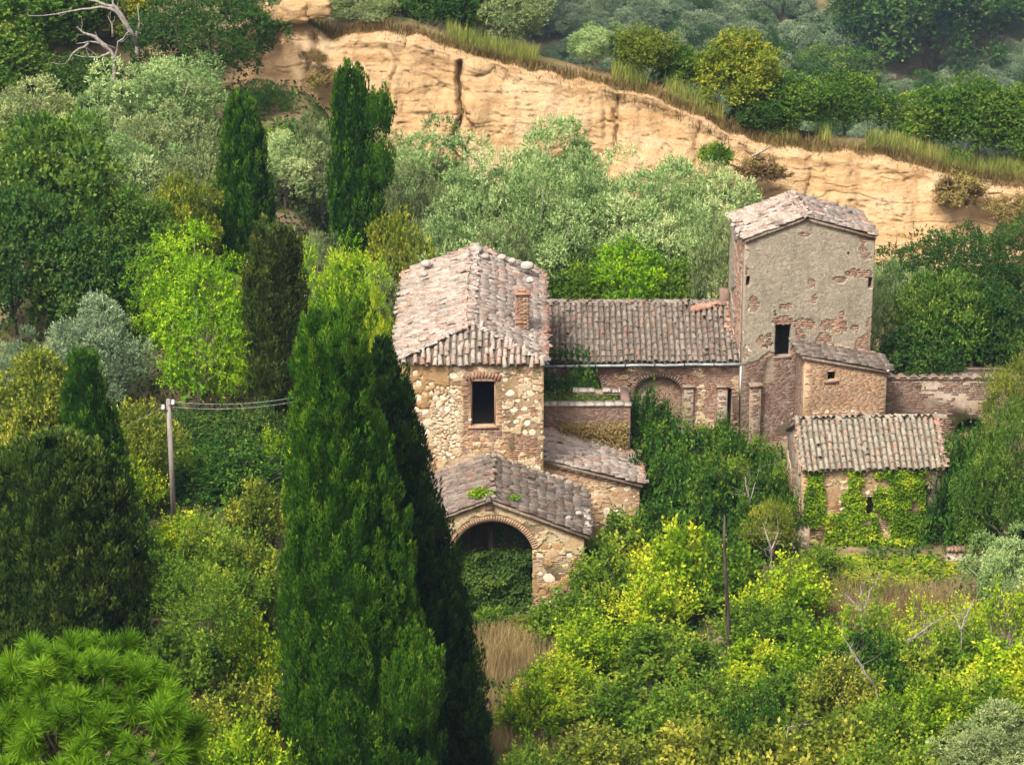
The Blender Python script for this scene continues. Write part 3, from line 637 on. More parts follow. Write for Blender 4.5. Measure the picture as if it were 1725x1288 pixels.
HOUSE = main_house()

# loose stones weighing down the roofs
def loose_stone(px, py, Y, r, label, seed, z=None):
    rg = np.random.default_rng(seed); p = at(px, py, Y)
    n, m = 12, 8; V = []; F = []
    for j in range(m+1):
        th = math.pi*j/m
        for i in range(n):
            a = 2*math.pi*i/n; d = np.array([math.sin(th)*math.cos(a), math.sin(th)*math.sin(a), math.cos(th)])
            q = r*(0.8 + 0.5*float(fbm((d*1.3 + seed)[None], 1.0, 3)[0])); V.append(d*q*np.array([1.25, 1.0, 0.85]))
    F = [(j*n+i, (j+1)*n+i, (j+1)*n+(i+1) % n, j*n+(i+1) % n) for j in range(m) for i in range(n)]
    mb = MB(); mb.add(V, F); o = mb.build('roof_stone', M['rock_grey'], smooth=True); o.location = p
    tag(o, label, 'stone', 'loose stones on the farmhouse roofs')
for i, a in enumerate(((717, 444, 107.9, .20, 'lone rounded stone on far-left rear corner of farmhouse roof'), (803, 420, 108.3, .24, 'grey stone capping the rear peak of the farmhouse roof'), (818, 432, 107.6, .17, 'small stone just right of the farmhouse roof peak'), (845, 434, 108.2, .18, 'middle stone on the rear right edge of farmhouse roof'), (863, 439, 108.0, .15, 'smallest stone near the rear right edge of farmhouse roof'), (888, 448, 107.6, .24, 'stone heap lump above the farmhouse chimney near the rear right corner'), (715, 462, 106.6, .14, 'small grey stone below the lone stone on roof left slope'), (893, 472, 104.0, .17, 'grey stone lying right behind the farmhouse chimney'), (802, 415, 108.5, .13, 'topmost stone on the farmhouse roof peak'), (958, 872, 95.5, .11, 'grey stone on the lower right corner of porch roof'), (975, 864, 96.0, .11, 'second grey stone near the porch roof eave'), (917, 862, 95.6, .10, 'grey stone halfway down the porch roof right slope'), (1391, 353, 109.6, .10, 'dark stone on the right slope of the tower roof'))):
    loose_stone(a[0], a[1], a[2], a[3]*.78, a[4], seed=50+i)

# ------------------------------------------------------------------ arched porch
def porch():
    YF = 95.0; x0, x1 = -4.0, 2.41; xc = -0.76; zt, za = 3.20, 4.44; YB = 98.95
    h = empty('porch', ((x0+x1)/2, YF, 0), 'open brick-arched porch with low gabled tile roof in front of farmhouse', 'porch')
    fr = Frame((x0, YF, -0.4)); k = 0.4
    a0, a1 = fr.px(763, 920)[0], fr.px(897.5, 920)[0]; zs = fr.px(897, 925)[1]; ztop = fr.px(830, 878)[1]
    c = (a0 + a1)/2; hw = (a1 - a0)/2; rise = ztop - zs; rad = (hw*hw + rise*rise)/(2*rise); cz = ztop - rad; th = math.asin(hw/rad)
    arch = [(c + rad*math.sin(t), cz + rad*math.cos(t)) for t in np.linspace(th, -th, 19)]
    W = x1 - x0
    outer = [(0, 0), (a0, 0)] + arch[::-1] + [(a1, 0), (W, 0), (W, zt + k), (xc - x0, za + k), (0, zt + k)]
    w = wall('front_wall', h, fr, outer, [], 0.45, M['cream'])
    bm_ = MB(); bm_.box((0, 0, 0), (1, 0, 0), (0, 1, 0), (0, 0, 1), -.03, .03, .004, .20, -.12, .022); vm = bm_.mesh('brick')
    n = 44
    for i in range(n):
        t = -th + (i + .5)*2*th/n; p = fr.p(c + rad*math.sin(t), cz + rad*math.cos(t), 0)
        link('brick', vm, M['brick_tan'], w).matrix_basis = Matrix.Translation(p) @ Matrix((fr.U, UP, fr.N)).transposed().to_4x4() @ Matrix.Rotation(-t, 4, 'Z') @ Matrix.Rotation(random.Random(i).gauss(0, .015), 4, 'Z')
    st = []
    for zx, zy, r, kind in ((690, 1025, .20, 0), (645, 1000, .10, 0), (700, 1150, .11, 0), (690, 1170, .08, 0), (640, 905, .14, 0), (795, 905, .13, 0), (665, 860, .15, 1), (735, 858, .20, 1), (705, 895, .22, 1), (760, 1155, .16, 1), (640, 975, .1, 1), (775, 960, .12, 0), (735, 1090, .12, 0), (545, 695, .09, 0), (480, 680, .07, 1), (325, 678, .09, 1), (655, 1095, .14, 1), (690, 1110, .12, 1)):
        u, v = fr.px(700 + zx/3.066, 640 + zy/3.066); st.append((u, v, r, kind))
    for kd, mt in ((0, M['stone']), (1, M['stone_warm'])): stones(w, fr, [s[:3] for s in st if s[3] == kd], mt, 31 + kd, 0.05)
    av = [s[:3] for s in st]
    ring = lambda u, v: math.hypot(u - c, v - cz) < rad + 0.215 and v > zs - 0.02
    def bmask(u, v):
        if ring(u, v): return False
        if u > W - 0.55: return fb2(u, v, 2, 8) > 0.28
        if a1 < u < a1 + 0.28 and v < zs: return fb2(u, v, 2, 9) > 0.3
        if v > zt + .18 and u > 3: return False
        return v < zs - 0.2 and fb2(u, v, 1.5, 15) > 0.47
    bricks(w, fr, outer, [], bmask, M['brick_tan'], 33, avoid=av)
    plaster('ochre_patch', w, fr, outer, [], lambda u, v: v < zt - 0.1 and u > a1 and not ring(u, v) and fb2(u, v, 1.5, 18) > 0.56 and not any((u-a)**2 + (v-b)**2 < r*r for a, b, r in av), M['ochre'], .016, .06, 5)
    plaster('lime_render', w, fr, outer, [], lambda u, v: v > zt - .35 and not ring(u, v) and fb2(u, v, 1.2, 12) > 0.42 and not any((u-a)**2 + (v-b)**2 < r*r for a, b, r in av), M['cream'], .018, .06, 6)
    # little brick niche under the gable
    q = fr.rect(817, 833, 850, 860); mb = MB(); mb.box(fr.O, fr.U, UP, fr.N, q[0], q[1], q[2], q[3], -.02, .028); mb.build('niche_brick', M['brick'], h)
    room(h, x0, x1, YF + .45, YB, -.4, zt - .15, .4)
    # back wall of the recess is the farmhouse; a dark post stands inside
    R = Roof(h, M['tile_brown'], 23, 1.3); o = .18; L0 = math.hypot(x1 + o - xc, za - zt + .1)
    Vr = Vector((xc - (x1+o), 0, za - zt + .12)); R.plane((x1 + o, YF - .16, zt - .04), (0, 1, 0), Vr, YB - YF + .1, Vr.length, rest=0)
    Vl = Vector((xc - (x0-o), 0, za - zt + .12)); R.plane((x0 - o, YB - .06, zt - .04), (0, -1, 0), Vl, YB - YF + .1, Vl.length, rest=1)
    R.ridge((xc, YB - .05, za + .08), (xc, YF - .16, za + .08), 0, 0.95)
    # verge course along the gable front
    r = R.build(280)
    # verge courses: a thin row of bricks under the front edge of the tiles
    for xe in (x1 + o, x0 - o):
        mb = MB(); A = Vector((xc, YF - .11, za + .02)); B = Vector((xe, YF - .11, zt - .10)); D = (B - A); n = int(D.length/.26)
        for i in range(n):
            p = A + D*((i + .5)/n); d = D.normalized(); mb.box(p, d, d.cross(Vector((0, 1, 0))) if xe > 0 else -d.cross(Vector((0, 1, 0))), Vector((0, -1, 0)), -.12, .12, -.05, .0, -.1, .02 + .01*(i % 2))
        tag(mb.build('verge_bricks', M['brick'], r), kind='stuff')
    rubble_line(r, [(xc + .1, YB - .05, za + .1), (x1 - .1, YB - .05, zt + .15)], M['mortar_grey'], 61, (.06, .13), 90)
    rubble_line(r, [(xc - .1, YB - .05, za + .1), (x0 + .4, YB - .05, zt + .3)], M['mortar_grey'], 62, (.06, .13), 60)
    rubble_line(r, [(xc + .0, YF, za + .12), (xc + .0, YB, za + .15)], M['rock_grey'], 63, (.03, .08), 40)
    rubble_line(r, [(x1 + .1, YF, zt + .05), (x1 + .1, YF + 2.2, zt + .05)], M['rock_grey'], 64, (.04, .1), 40)
porch()
p = at(827, 1045, 96.2); z0 = tz(p.x, 96.2)
mb = MB(); mb.box((p.x, 96.2, 0), (1, 0, 0), (0, 0, 1), (0, 1, 0), -.09, .09, z0 - .2, 3.3, -.09, .09)
tag(mb.build('timber_post', M['char'], None), 'dark timber post standing among ivy inside the porch arch', 'post')

# ------------------------------------------------------------------ lean-to beside the farmhouse
def side_lean_to():
    YF = 100.0; x0 = 1.09; x1 = at(1077, 850, YF).x; z0 = at(916, 775, YF).z - .02; z1 = at(1078, 816, YF).z - .02; YB = 102.9
    h = empty('lean_to', ((x0+x1)/2, YF, .3), 'low stone lean-to with reddish sloping tile roof against the farmhouse', 'lean-to')
    fr = Frame((x0, YF, -.3)); W = x1 - x0
    outer = [(0, 0), (W, 0), (W, z1 + .3), (0, z0 + .3)]
    w = wall('front_wall', h, fr, outer, [], .4, M['mortar'])
    st = []
    for zx, zy, r in ((990, 675, .17), (1035, 685, .18), (1100, 735, .14), (1095, 560, .12), (1020, 560, .08), (960, 590, .07), (1090, 620, .08), (930, 590, .07), (1130, 600, .06), (975, 520, .06)):
        u, v = fr.px(700 + zx/3.066, 640 + zy/3.066); st.append((u, v, r))
    stones(w, fr, st, M['stone'], 41, .05)
    warm = scatter(42, (0.1, W - .3, 1.2, z1 + .2), .06, .14, 60, (), st); stones(w, fr, warm, M['stone_warm'], 43)
    bricks(w, fr, outer, [], lambda u, v: u > W - .4 or fb2(u, v, 1.4, 25) > .45 or v > z1 + .3 - (u/W)*.2, M['brick_tan'], 44, avoid=st + warm)
    plaster('lime_render', w, fr, outer, [], lambda u, v: fb2(u, v, 1.5, 31) > .56 and not any((u-a)**2 + (v-b)**2 < r*r for a, b, r in st + warm), M['cream'], .012, .06, 7)
    for nm, a in (('side_wall', (x1 - .35, YF + .4, -.3, x1, YB, z1 - .12)), ):
        plain_box(nm, M['mortar'], h, (a[0], a[1], a[2]), (a[3], a[4], a[5]))
    R = Roof(h, M['tile_pale'], 24, 1.8); o = .14
    V = Vector((x0 - (x1 + o), 0, z0 - z1 + .06)); R.plane((x1 + o, YF - .14, z1 + .0), (0, 1, 0), V, YB - YF + .14, V.length, pitch=0.205)
    r = R.build(260)
    rubble_line(r, [(x0 + .1, YB - .2, z0 + .14), (x1 - .1, YB - .2, z1 + .16)], M['brick'], 46, (.04, .1), 60)
    mb = MB(); A = Vector((x0 + .05, YF - .09, z0 - .06)); B = Vector((x1 + .1, YF - .09, z1 - .06)); D = B - A; n = int(D.length/.26)
    for i in range(n):
        p = A + D*((i + .5)/n); d = D.normalized(); mb.box(p, d, d.cross(Vector((0, 1, 0))), Vector((0, -1, 0)), -.12, .12, -.055, .0, -.1, .02)
    tag(mb.build('verge_bricks', M['brick'], r), kind='stuff')
    rubble_line(r, [(x1 + .08, YF, z1 + .1), (x1 + .08, YB, z1 + .1)], M['brick'], 47, (.04, .09), 50)
side_lean_to()

# ------------------------------------------------------------------ roofless terrace walls behind the lean-to
def terrace():
    YF = 103.0; x0 = 1.1; x1 = at(1062, 700, YF).x; zt = at(1000, 683, YF).z; zb = 0.2; YB = 105.0
    h = empty('ruined_room', ((x0+x1)/2, YF, .5), 'roofless brick room with broken parapet and withered creeper behind lean-to', 'ruin')
    fr = Frame((x0, YF, zb)); W = x1 - x0; rg = random.Random(8)
    top = [(W - i*W/14, zt - zb + rg.uniform(-.05, .05)) for i in range(15)]
    outer = [(0, 0), (W, 0)] + top
    w = wall('front_wall', h, fr, outer, [], .32, M['mortar_grey'])
    bricks(w, fr, outer, [], lambda u, v: u > W - .3 or fb2(u, v, 1.3, 35) > .38, M['brick_dark'], 51)
    stones(w, fr, scatter(52, (.1, W - .3, 3.0, zt - zb - .1), .05, .12, 26), M['rock_grey'], 53)
    cp = MB(); u = 0
    while u < W:
        l = rg.uniform(.22, .4); cp.box(fr.O, fr.U, UP, fr.N, u, min(u + l - .012, W + .03), zt - zb - .02, zt - zb + .05 + rg.uniform(-.02, .03), -.36, .05); u += l
    tag(cp.build('coping_bricks', M['rock_grey'], h), kind='stuff')
    plain_box('side_wall', M['brick_dark'], h, (x1 - .3, YF + .32, zb), (x1, YB, zt - .05))
    x2 = at(965, 662, YB).x; zt2 = at(1000, 661, YB).z
    f2 = Frame((x2, YB, zb)); W2 = at(1059, 662, YB).x - x2
    top = [(W2 - i*W2/12, zt2 - zb + rg.uniform(-.08, .06)) for i in range(13)]
    w2 = wall('rear_wall', h, f2, [(0, 0), (W2, 0)] + top, [], .3, M['mortar_grey'])
    bricks(w2, f2, [(0, 0), (W2, 0)] + top, [], lambda u, v: fb2(u, v, 1.3, 36) > .35, M['brick_dark'], 54)
    cp = MB(); u = 0
    while u < W2:
        l = rg.uniform(.2, .36)
        if rg.random() > .15: cp.box(f2.O, f2.U, UP, f2.N, u, min(u + l - .012, W2 + .03), zt2 - zb, zt2 - zb + .06 + rg.uniform(-.02, .05), -.33, .04)
        u += l
    tag(cp.build('coping_bricks', M['rock_grey'], h), kind='stuff')
    plain_box('floor', M['ground'], h, (x0, YF + .32, zb), (x1 - .3, YB, zt - .35))
    return x0, x1, YF, zt
TER = terrace()

# ------------------------------------------------------------------ long wing with arcade
def wing():
    YF = 108.3; x0 = 1.1; x1 = 8.5; ze = at(1080, 607, YF).z; zr = 5.86; YR = 111.4; YB = 114.5
    h = empty('arcade_wing', ((x0+x1)/2, YF, 1), 'long low wing with brown tile roof and blind brick arches', 'house')
    fr = Frame((x0, YF, .6)); W = x1 - x0; k = fr.O.z; H = ze - .1 - k
    def arch(pxa, pxb, ytop, yspr, n=14):
        a, b = fr.px(pxa, yspr)[0], fr.px(pxb, yspr)[0]; s = fr.px(pxa, yspr)[1]; t = fr.px(pxa, ytop)[1]; c = (a+b)/2; hw = (b-a)/2
        return [(a, .02), (b, .02)] + [(c + hw*math.cos(q), s + (t - s)*math.sin(q)) for q in np.linspace(0, math.pi, n)], (a, b, s, t, c, hw)
    A1, i1 = arch(939, 1013, 622, 652); A2, i2 = arch(1069, 1149, 635, 662)
    door = fr.rect(1221, 1232.5, 655, 720)
    outer = rpoly((0, W, 0, H)); holes = [A1, A2, rpoly(door)]
    w = wall('front_wall', h, fr, outer, holes, .35, M['mortar_grey'])
    def ringm(u, v): return not any(math.hypot((u - i[4])/(i[5] + .2), (v - i[2])/(i[3] - i[2] + .2)) < 1 and v > i[2] for i in (i1, i2))
    bricks(w, fr, outer, holes, lambda u, v: ringm(u, v) and fb2(u, v, 1.2, 45) > .36, M['brick'], 71)
    plaster('lime_render', w, fr, outer, holes, lambda u, v: ringm(u, v) and fb2(u, v, 1.1, 47) > .60, M['cream'], .014, .07, 8)
    stones(w, fr, [(*fr.px(1240, 640), .12), (*fr.px(1060, 623), .10), (*fr.px(1038, 630), .08), (*fr.px(1202, 668), .1)], M['stone'], 72)
    bm_ = MB(); bm_.box((0, 0, 0), (1, 0, 0), (0, 1, 0), (0, 0, 1), -.032, .032, .005, .19, -.1, .03); vm = bm_.mesh('brick')
    for a, b, s, t, c, hw in (i1, i2):
        n = 26
        for i in range(n):
            q = (i + .5)*math.pi/n; p = fr.p(c + hw*math.cos(q), s + (t - s)*math.sin(q), 0); nrm = math.atan2(math.sin(q)/(t - s), math.cos(q)/hw)
            link('brick', vm, M['brick_dark'], w).matrix_basis = Matrix.Translation(p) @ Matrix((fr.U, UP, fr.N)).transposed().to_4x4() @ Matrix.Rotation(nrm - math.pi/2, 4, 'Z')
    f2 = Frame((x0, YF + .3, k)); q = [(i2[0] - .05, 0), (i2[1] + .05, 0), (i2[1] + .05, i2[3] + .1), (i2[0] - .05, i2[3] + .1)]
    bw = wall('blind_wall', h, f2, q, [], .2, M['mortar_grey']); bricks(bw, f2, q, [], lambda u, v: fb2(u, v, 1.3, 48) > .33, M['brick'], 73)
    for px in (1152, 1209):
        u = fr.px(px, 660)[0]; v = fr.px(px, 651)[1]
        mb = MB(); mb.box(fr.O, fr.U, UP, fr.N, u, u + .36, 0, v, -.05, .13); mb.box(fr.O, fr.U, UP, fr.N, u - .05, u + .41, v + .002, v + .08, -.05, .18); pl = mb.build('pilaster', M['mortar_grey'], h); fp = Frame(fr.p(0, 0, .13)); bricks(pl, fp, rpoly((u, u + .36, 0, v)), [], lambda a, b: True, M['brick_dark'], 700 + px)
    room(h, x0, x1, YF + .35, YB, k, ze - .2, .3, M['mortar_grey'])
    R = Roof(h, M['tile_brown'], 26, 1.0)
    V = Vector((0, YR - YF + .2, zr - ze)); R.plane((x0 + .05, YF - .22, ze), (1, 0, 0), V, W - .1, V.length, rest=0)
    V2 = Vector((0, YR - YB - .2, zr - ze)); R.plane((x1 - .05, YB + .2, ze), (-1, 0, 0), V2, W - .1, V2.length, rest=9)
    R.ridge((x0, YR, zr + .03), (x1, YR, zr + .03), 0, 1.0, .0)
    r = R.build(330)
    rubble_line(r, [(x1 - 1.6, YR - .5, zr - .05), (x1 - .3, YR - .2, zr + .1)], M['brick'], 75, (.06, .16), 60)
    rubble_line(r, [(x1 - .25, YR - .2, zr + .1), (x1 - .3, YF + .9, ze + .4)], M['brick'], 76, (.05, .11), 50)
    ba = MB(); ba.box((0, 0, 0), (1, 0, 0), (0, 0, 1), (0, 1, 0), x1 - .62, x1 - .22, zr - .3, zr + .62, YR - .3, YR + .1); ba.build('chimney', M['brick_dark'], r)
    # zinc gutter on hooks, white downpipe
    gz = ze - .08; gut = MB(); xs = np.linspace(x0 + .1, x1 + .06, 9)
    gut.tube([(x, YF - .30, gz - .05 + .012*(x - x0) + .01*math.sin(x*3)) for x in xs], .055, 8); gut.build('gutter', M['zinc'], h, True)
    for x in np.arange(x0 + .9, x1, 1.1):
        b = MB(); b.box((x, YF - .3, gz + .012*(x - x0)), (1, 0, 0), (0, 0, 1), (0, 1, 0), -.02, .02, -.12, .03, -.07, .07); b.build('gutter_hook', M['iron'], h)
    d = at(1250, 617, YF - .26); e = at(1250.5, 666, YF - .26)
    dp = MB(); dp.tube([(d.x, d.y, d.z + .03), (d.x, d.y, e.z)], .075, 10); dp.build('downpipe', M['white'], h, True)
    b = at(918, 608, YF - .3); j = MB(); j.tube([(b.x + .02, b.y, b.z + .28), (b.x + .03, b.y, b.z - .06), (b.x + .14, b.y, b.z - .12)], .045, 8); j.build('gutter_elbow', M['white'], h, True)
wing()

# ------------------------------------------------------------------ plastered tower
def tower():
    an = math.radians(7.0); O = Vector((at(1252, 560, 107.8).x, 107.8, .4)); fr = Frame(O, an)
    W = fr.px(1471, 480)[0]; ze = fr.px(1252, 404)[1]; za = fr.px(1357, 369)[1]; ua = fr.px(1357, 369)[0]; ze2 = fr.px(1471, 399)[1]; D = 2.9
    h = empty('tower_house', tuple(fr.p(W/2, .4)), 'tall grey plastered tower with gabled tile roof and one dark window', 'tower')
    win = fr.rect(1305, 1332.5, 546, 601); s1 = fr.rect(1250.5, 1256, 465, 482); s2 = fr.rect(1464.5, 1470, 467, 485)
    s1 = (0.04, .2, s1[2], s1[3]); s2 = (W - .2, W - .04, s2[2], s2[3])
    outer = [(0, 0), (W, 0), (W, ze2), (ua, za), (0, ze)]; holes = [rpoly(win), rpoly(s1), rpoly(s2)]
    w = wall('front_wall', h, fr, outer, holes, .45, M['mortar_grey'])
    vlow = fr.px(1300, 588)[1]; bu = fr.rect(1397, 1421, 532, 565); z2 = fr.px(1300, 600)[1]
    spots = [(fr.px(x, y), a, b) for x, y, a, b in ((1262, 512, .36, .42), (1448, 462, .62, .22), (1415, 470, .4, .18), (1460, 480, .34, .2), (1367, 477, .14, .3), (1323, 515, .3, .14), (1412, 548, .42, .5), (1355, 545, .7, .22), (1318, 542, .5, .2), (1352, 395, .25, .12), (1333, 393, .15, .07), (1460, 425, .3, .35), (1462, 402, .35, .2), (1466, 545, .22, .5), (1455, 575, .4, .4), (1256, 455, .16, .3), (1257, 535, .2, .3), (1256, 590, .3, .4), (1290, 570, .3, .5), (1345, 575, .25, .7), (1440, 555, .25, .2), (1256, 425, .12, .5), (1390, 545, .3, .3), (1372, 500, .12, .25))]
    def bare(u, v):
        if v < vlow - .5*(fb2(u, v, .9, 51) - .5)*4: return True
        nz = fb2(u, v, 2.6, 52) - .5
        return any(((u-c[0])/a)**2 + ((v-c[1])/b)**2 < .42 + nz*3.2 for c, a, b in spots)
    st = [(u, v, r) for u, v, r in ((.14, fr.px(1256, 522)[1], .13), (.12, fr.px(1256, 540)[1], .11), (.1, fr.px(1256, 560)[1], .10), (.16, fr.px(1256, 583)[1], .13), (.3, fr.px(1260, 590)[1], .1))]
    stones(w, fr, st, M['stone'], 81, .05)
    bricks(w, fr, outer, holes, lambda u, v: v >= z2 - .1 and bare(u, v) and fb2(u, v, 1.5, 53) > .33, M['brick'], 82, avoid=st)
    bricks(w, fr, outer, holes, lambda u, v: v < z2 - .1 and fb2(u, v, 1.5, 53) > .36, M['brick_dark'], 182, avoid=st)
    dk = scatter(83, (.3, W - .3, .3, z2 - .1), .05, .13, 120, [(win[0], win[1], win[2], win[3])]); stones(w, fr, dk, M['rock_grey'], 84)
    plaster('stucco', w, fr, outer, holes, lambda u, v: not bare(u, v), M['stucco'], .018, .05, 9)
    # bricked-up opening, corner pilaster with cap, dark blocks for the putlog holes, and sill
    bp = [(bu[0], bu[2]), (bu[1], bu[2]), (bu[1], bu[3]), (bu[0], bu[3])]
    f3 = Frame(fr.p(0, 0, .006), an); bricks(w, f3, bp, [], lambda u, v: True, M['brick_tan'], 85)
    q = fr.rect(1259, 1280, 647, 760); mb = MB(); mb.box(fr.O, fr.U, UP, fr.N, q[0], q[1], 0, q[3], -.02, .30); mb.box(fr.O, fr.U, UP, fr.N, q[0] - .05, q[1] + .05, q[3] + .002, q[3] + .12, -.02, .36)
    pil = mb.build('buttress', M['mortar_grey'], h); f4 = Frame(fr.p(0, 0, .30), an); bricks(pil, f4, [(q[0], .4), (q[1], .4), (q[1], q[3]), (q[0], q[3])], [], lambda u, v: True, M['brick_dark'], 86)
    for x, y in ((1304, 530), (1427, 427), (1303, 525)):
        u, v = fr.px(x, y); mb = MB(); mb.box(fr.O, fr.U, UP, fr.N, u, u + .07, v, v + .09, .0, .034); mb.build('putlog_shade_block', M['char'], h)  # no cavity is cut: dark blocks on the wall paint the holes' shade
    sl = MB(); sl.box(fr.O, fr.U, UP, fr.N, win[0] - .03, win[1] + .03, win[2] - .06, win[2] - .002, -.3, .04); sl.build('window_sill', M['brick_dark'], h)
    # side and back walls follow the same turn
    fl = Frame(fr.p(0, 0, -D), an - math.pi/2); fo = [(0, 0), (D - .45, 0), (D - .45, ze - .1), (0, ze - .1)]
    lw = wall('side_wall', h, fl, fo, [], .4, M['mortar_grey']); bricks(lw, fl, fo, [], lambda u, v: fb2(u, v, 1.2, 55) > .42, M['brick'], 87)
    plaster('stucco', lw, fl, fo, [], lambda u, v: fb2(u, v, .8, 56) > .5, M['stucco'], .03, .08, 10)
    f5 = Frame(fr.p(W, 0, -.45), an + math.pi/2); wall('side_wall', h, f5, [(0, 0), (D - .45, 0), (D - .45, ze2 - .1), (0, ze2 - .1)], [], .4, M['stucco'])
    f6 = Frame(fr.p(W - .4, 0, -D), an + math.pi); W6 = W - .8; wall('back_wall', h, f6, [(0, 0), (W6, 0), (W6, ze - .15), (W - ua - .4, za - .1), (0, ze2 - .15)], [], .4, M['stucco'])
    R = Roof(h, M['tile_pale'], 27, 1.7); o = .05
    A = fr.p(ua, za + .04, .1); Vl = fr.p(ua, za + .05) - fr.p(-o, ze - .02); Vr = fr.p(ua, za + .05) - fr.p(W + o, ze2 - .02); dep = -fr.N
    R.plane(fr.p(-o, ze - .0, -D - .1), fr.N, Vl, D + .22, Vl.length, pitch=.2)
    R.plane(fr.p(W + o, ze2 - .0, .12), -fr.N, Vr, D + .22, Vr.length, pitch=.2)
    R.ridge(fr.p(ua, za + .09, -D - .1), fr.p(ua, za + .09, .12), 0, .95)
    r = R.build(280)
    for (ua_, va_), (ub_, vb_), sd in (((ua, za + .01), (-o, ze - .05), 1), ((ua, za + .01), (W + o, ze2 - .05), 2)):
        mb = MB(); A = fr.p(ua_, va_, .05); B = fr.p(ub_, vb_, .05); Dv = B - A; n = int(Dv.length/.26); d = Dv.normalized(); vv = fr.N.cross(d); vv = vv if vv.z > 0 else -vv
        for i in range(n):
            p = A + Dv*((i + .5)/n); mb.box(p, d, vv, fr.N, -.12, .12, -.055, .0, -.08, .03)
        tag(mb.build('verge_bricks', M['brick'], r), kind='stuff')
    rubble_line(r, [fr.p(ua, za + .12, 0), fr.p(ua, za + .14, -D)], M['brick'], 88, (.04, .1), 60)
    rubble_line(r, [fr.p(-.1, ze + .12, 0), fr.p(-.1, ze + .12, -D)], M['rock_grey'], 89, (.04, .09), 30)
    rubble_line(r, [fr.p(W, ze2 + .1, 0), fr.p(W, ze2 + .1, -D)], M['brick'], 90, (.04, .09), 30)
    return fr, W
TF, TW = tower()

# ------------------------------------------------------------------ small annex leaning on the tower
def annex():
    an = math.radians(6.0); O = Vector((at(1355, 640, 106.3).x, 106.3, 1.2)); fr = Frame(O, an); W = fr.px(1493, 650)[0]
    zl = fr.px(1355, 601)[1]; zr = fr.px(1493, 627)[1]; D = 1.75
    h = empty('brick_annex', tuple(fr.p(W/2, .3)), 'small tan brick annex with slanting tile roof and tiny square window', 'annex')
    win = fr.rect(1394, 1407.5, 626, 640.5); w2 = fr.rect(1412, 1421, 614.5, 618)
    outer = [(0, 0), (W, 0), (W, zr), (0, zl)]; holes = [rpoly(win), rpoly(w2)]
    w = wall('front_wall', h, fr, outer, holes, .3, M['mortar'])
    bricks(w, fr, outer, holes, lambda u, v: fb2(u, v, 1.5, 61) > .24, M['brick_tan'], 91)
    stones(w, fr, [(*fr.px(x, 694), r) for x, r in ((1375, .13), (1392, .09), (1408, .10), (1424, .12), (1440, .15), (1455, .10))], M['stone'], 92)
    sl = MB(); sl.box(fr.O, fr.U, UP, fr.N, win[0] - .12, win[1] + .12, win[2] - .09, win[2] - .002, -.2, .07); sl.build('window_sill', M['brick_dark'], h)
    fl = Frame(fr.p(0, 0, -D), an - math.pi/2); fo = [(0, 0), (D - .3, 0), (D - .3, zl - .05), (0, zl - .05)]
    lw = wall('side_wall', h, fl, fo, [], .3, M['mortar_grey']); bricks(lw, fl, fo, [], lambda u, v: True, M['brick_dark'], 93)  # left side's shade painted in: darker brick and mortar than the front
    f5 = Frame(fr.p(W, 0, -.3), an + math.pi/2); wall('side_wall', h, f5, [(0, 0), (D - .3, 0), (D - .3, zr - .1), (0, zr - .1)], [], .3, M['brick_tan'])
    R = Roof(h, M['tile_brown'], 28, 1.3); o = .14
    V = fr.p(-.12, zl + .04) - fr.p(W + o, zr + .0); R.plane(fr.p(W + o, zr + .02, .12), -fr.N, V, D + .05, V.length, pitch=.2)
    r = R.build(280)
    mb = MB(); A = fr.p(-.05, zl - .02, .06); B = fr.p(W + o, zr - .03, .06); Dv = B - A; n = int(Dv.length/.26); d = Dv.normalized()
    vv = fr.N.cross(d); vv = vv if vv.z > 0 else -vv
    for i in range(n):
        p = A + Dv*((i + .5)/n); mb.box(p, d, vv, fr.N, -.12, .12, -.05, .0, -.08, .03)
    tag(mb.build('verge_bricks', M['brick'], r), kind='stuff')
    rubble_line(r, [fr.p(0, zl + .1, -D + .05), fr.p(W, zr + .1, -D + .05)], M['mortar_grey'], 94, (.05, .1), 50)
    rubble_line(r, [fr.p(W + .08, zr + .08, 0), fr.p(W + .08, zr + .08, -D)], M['rock_grey'], 95, (.05, .1), 25)
annex()

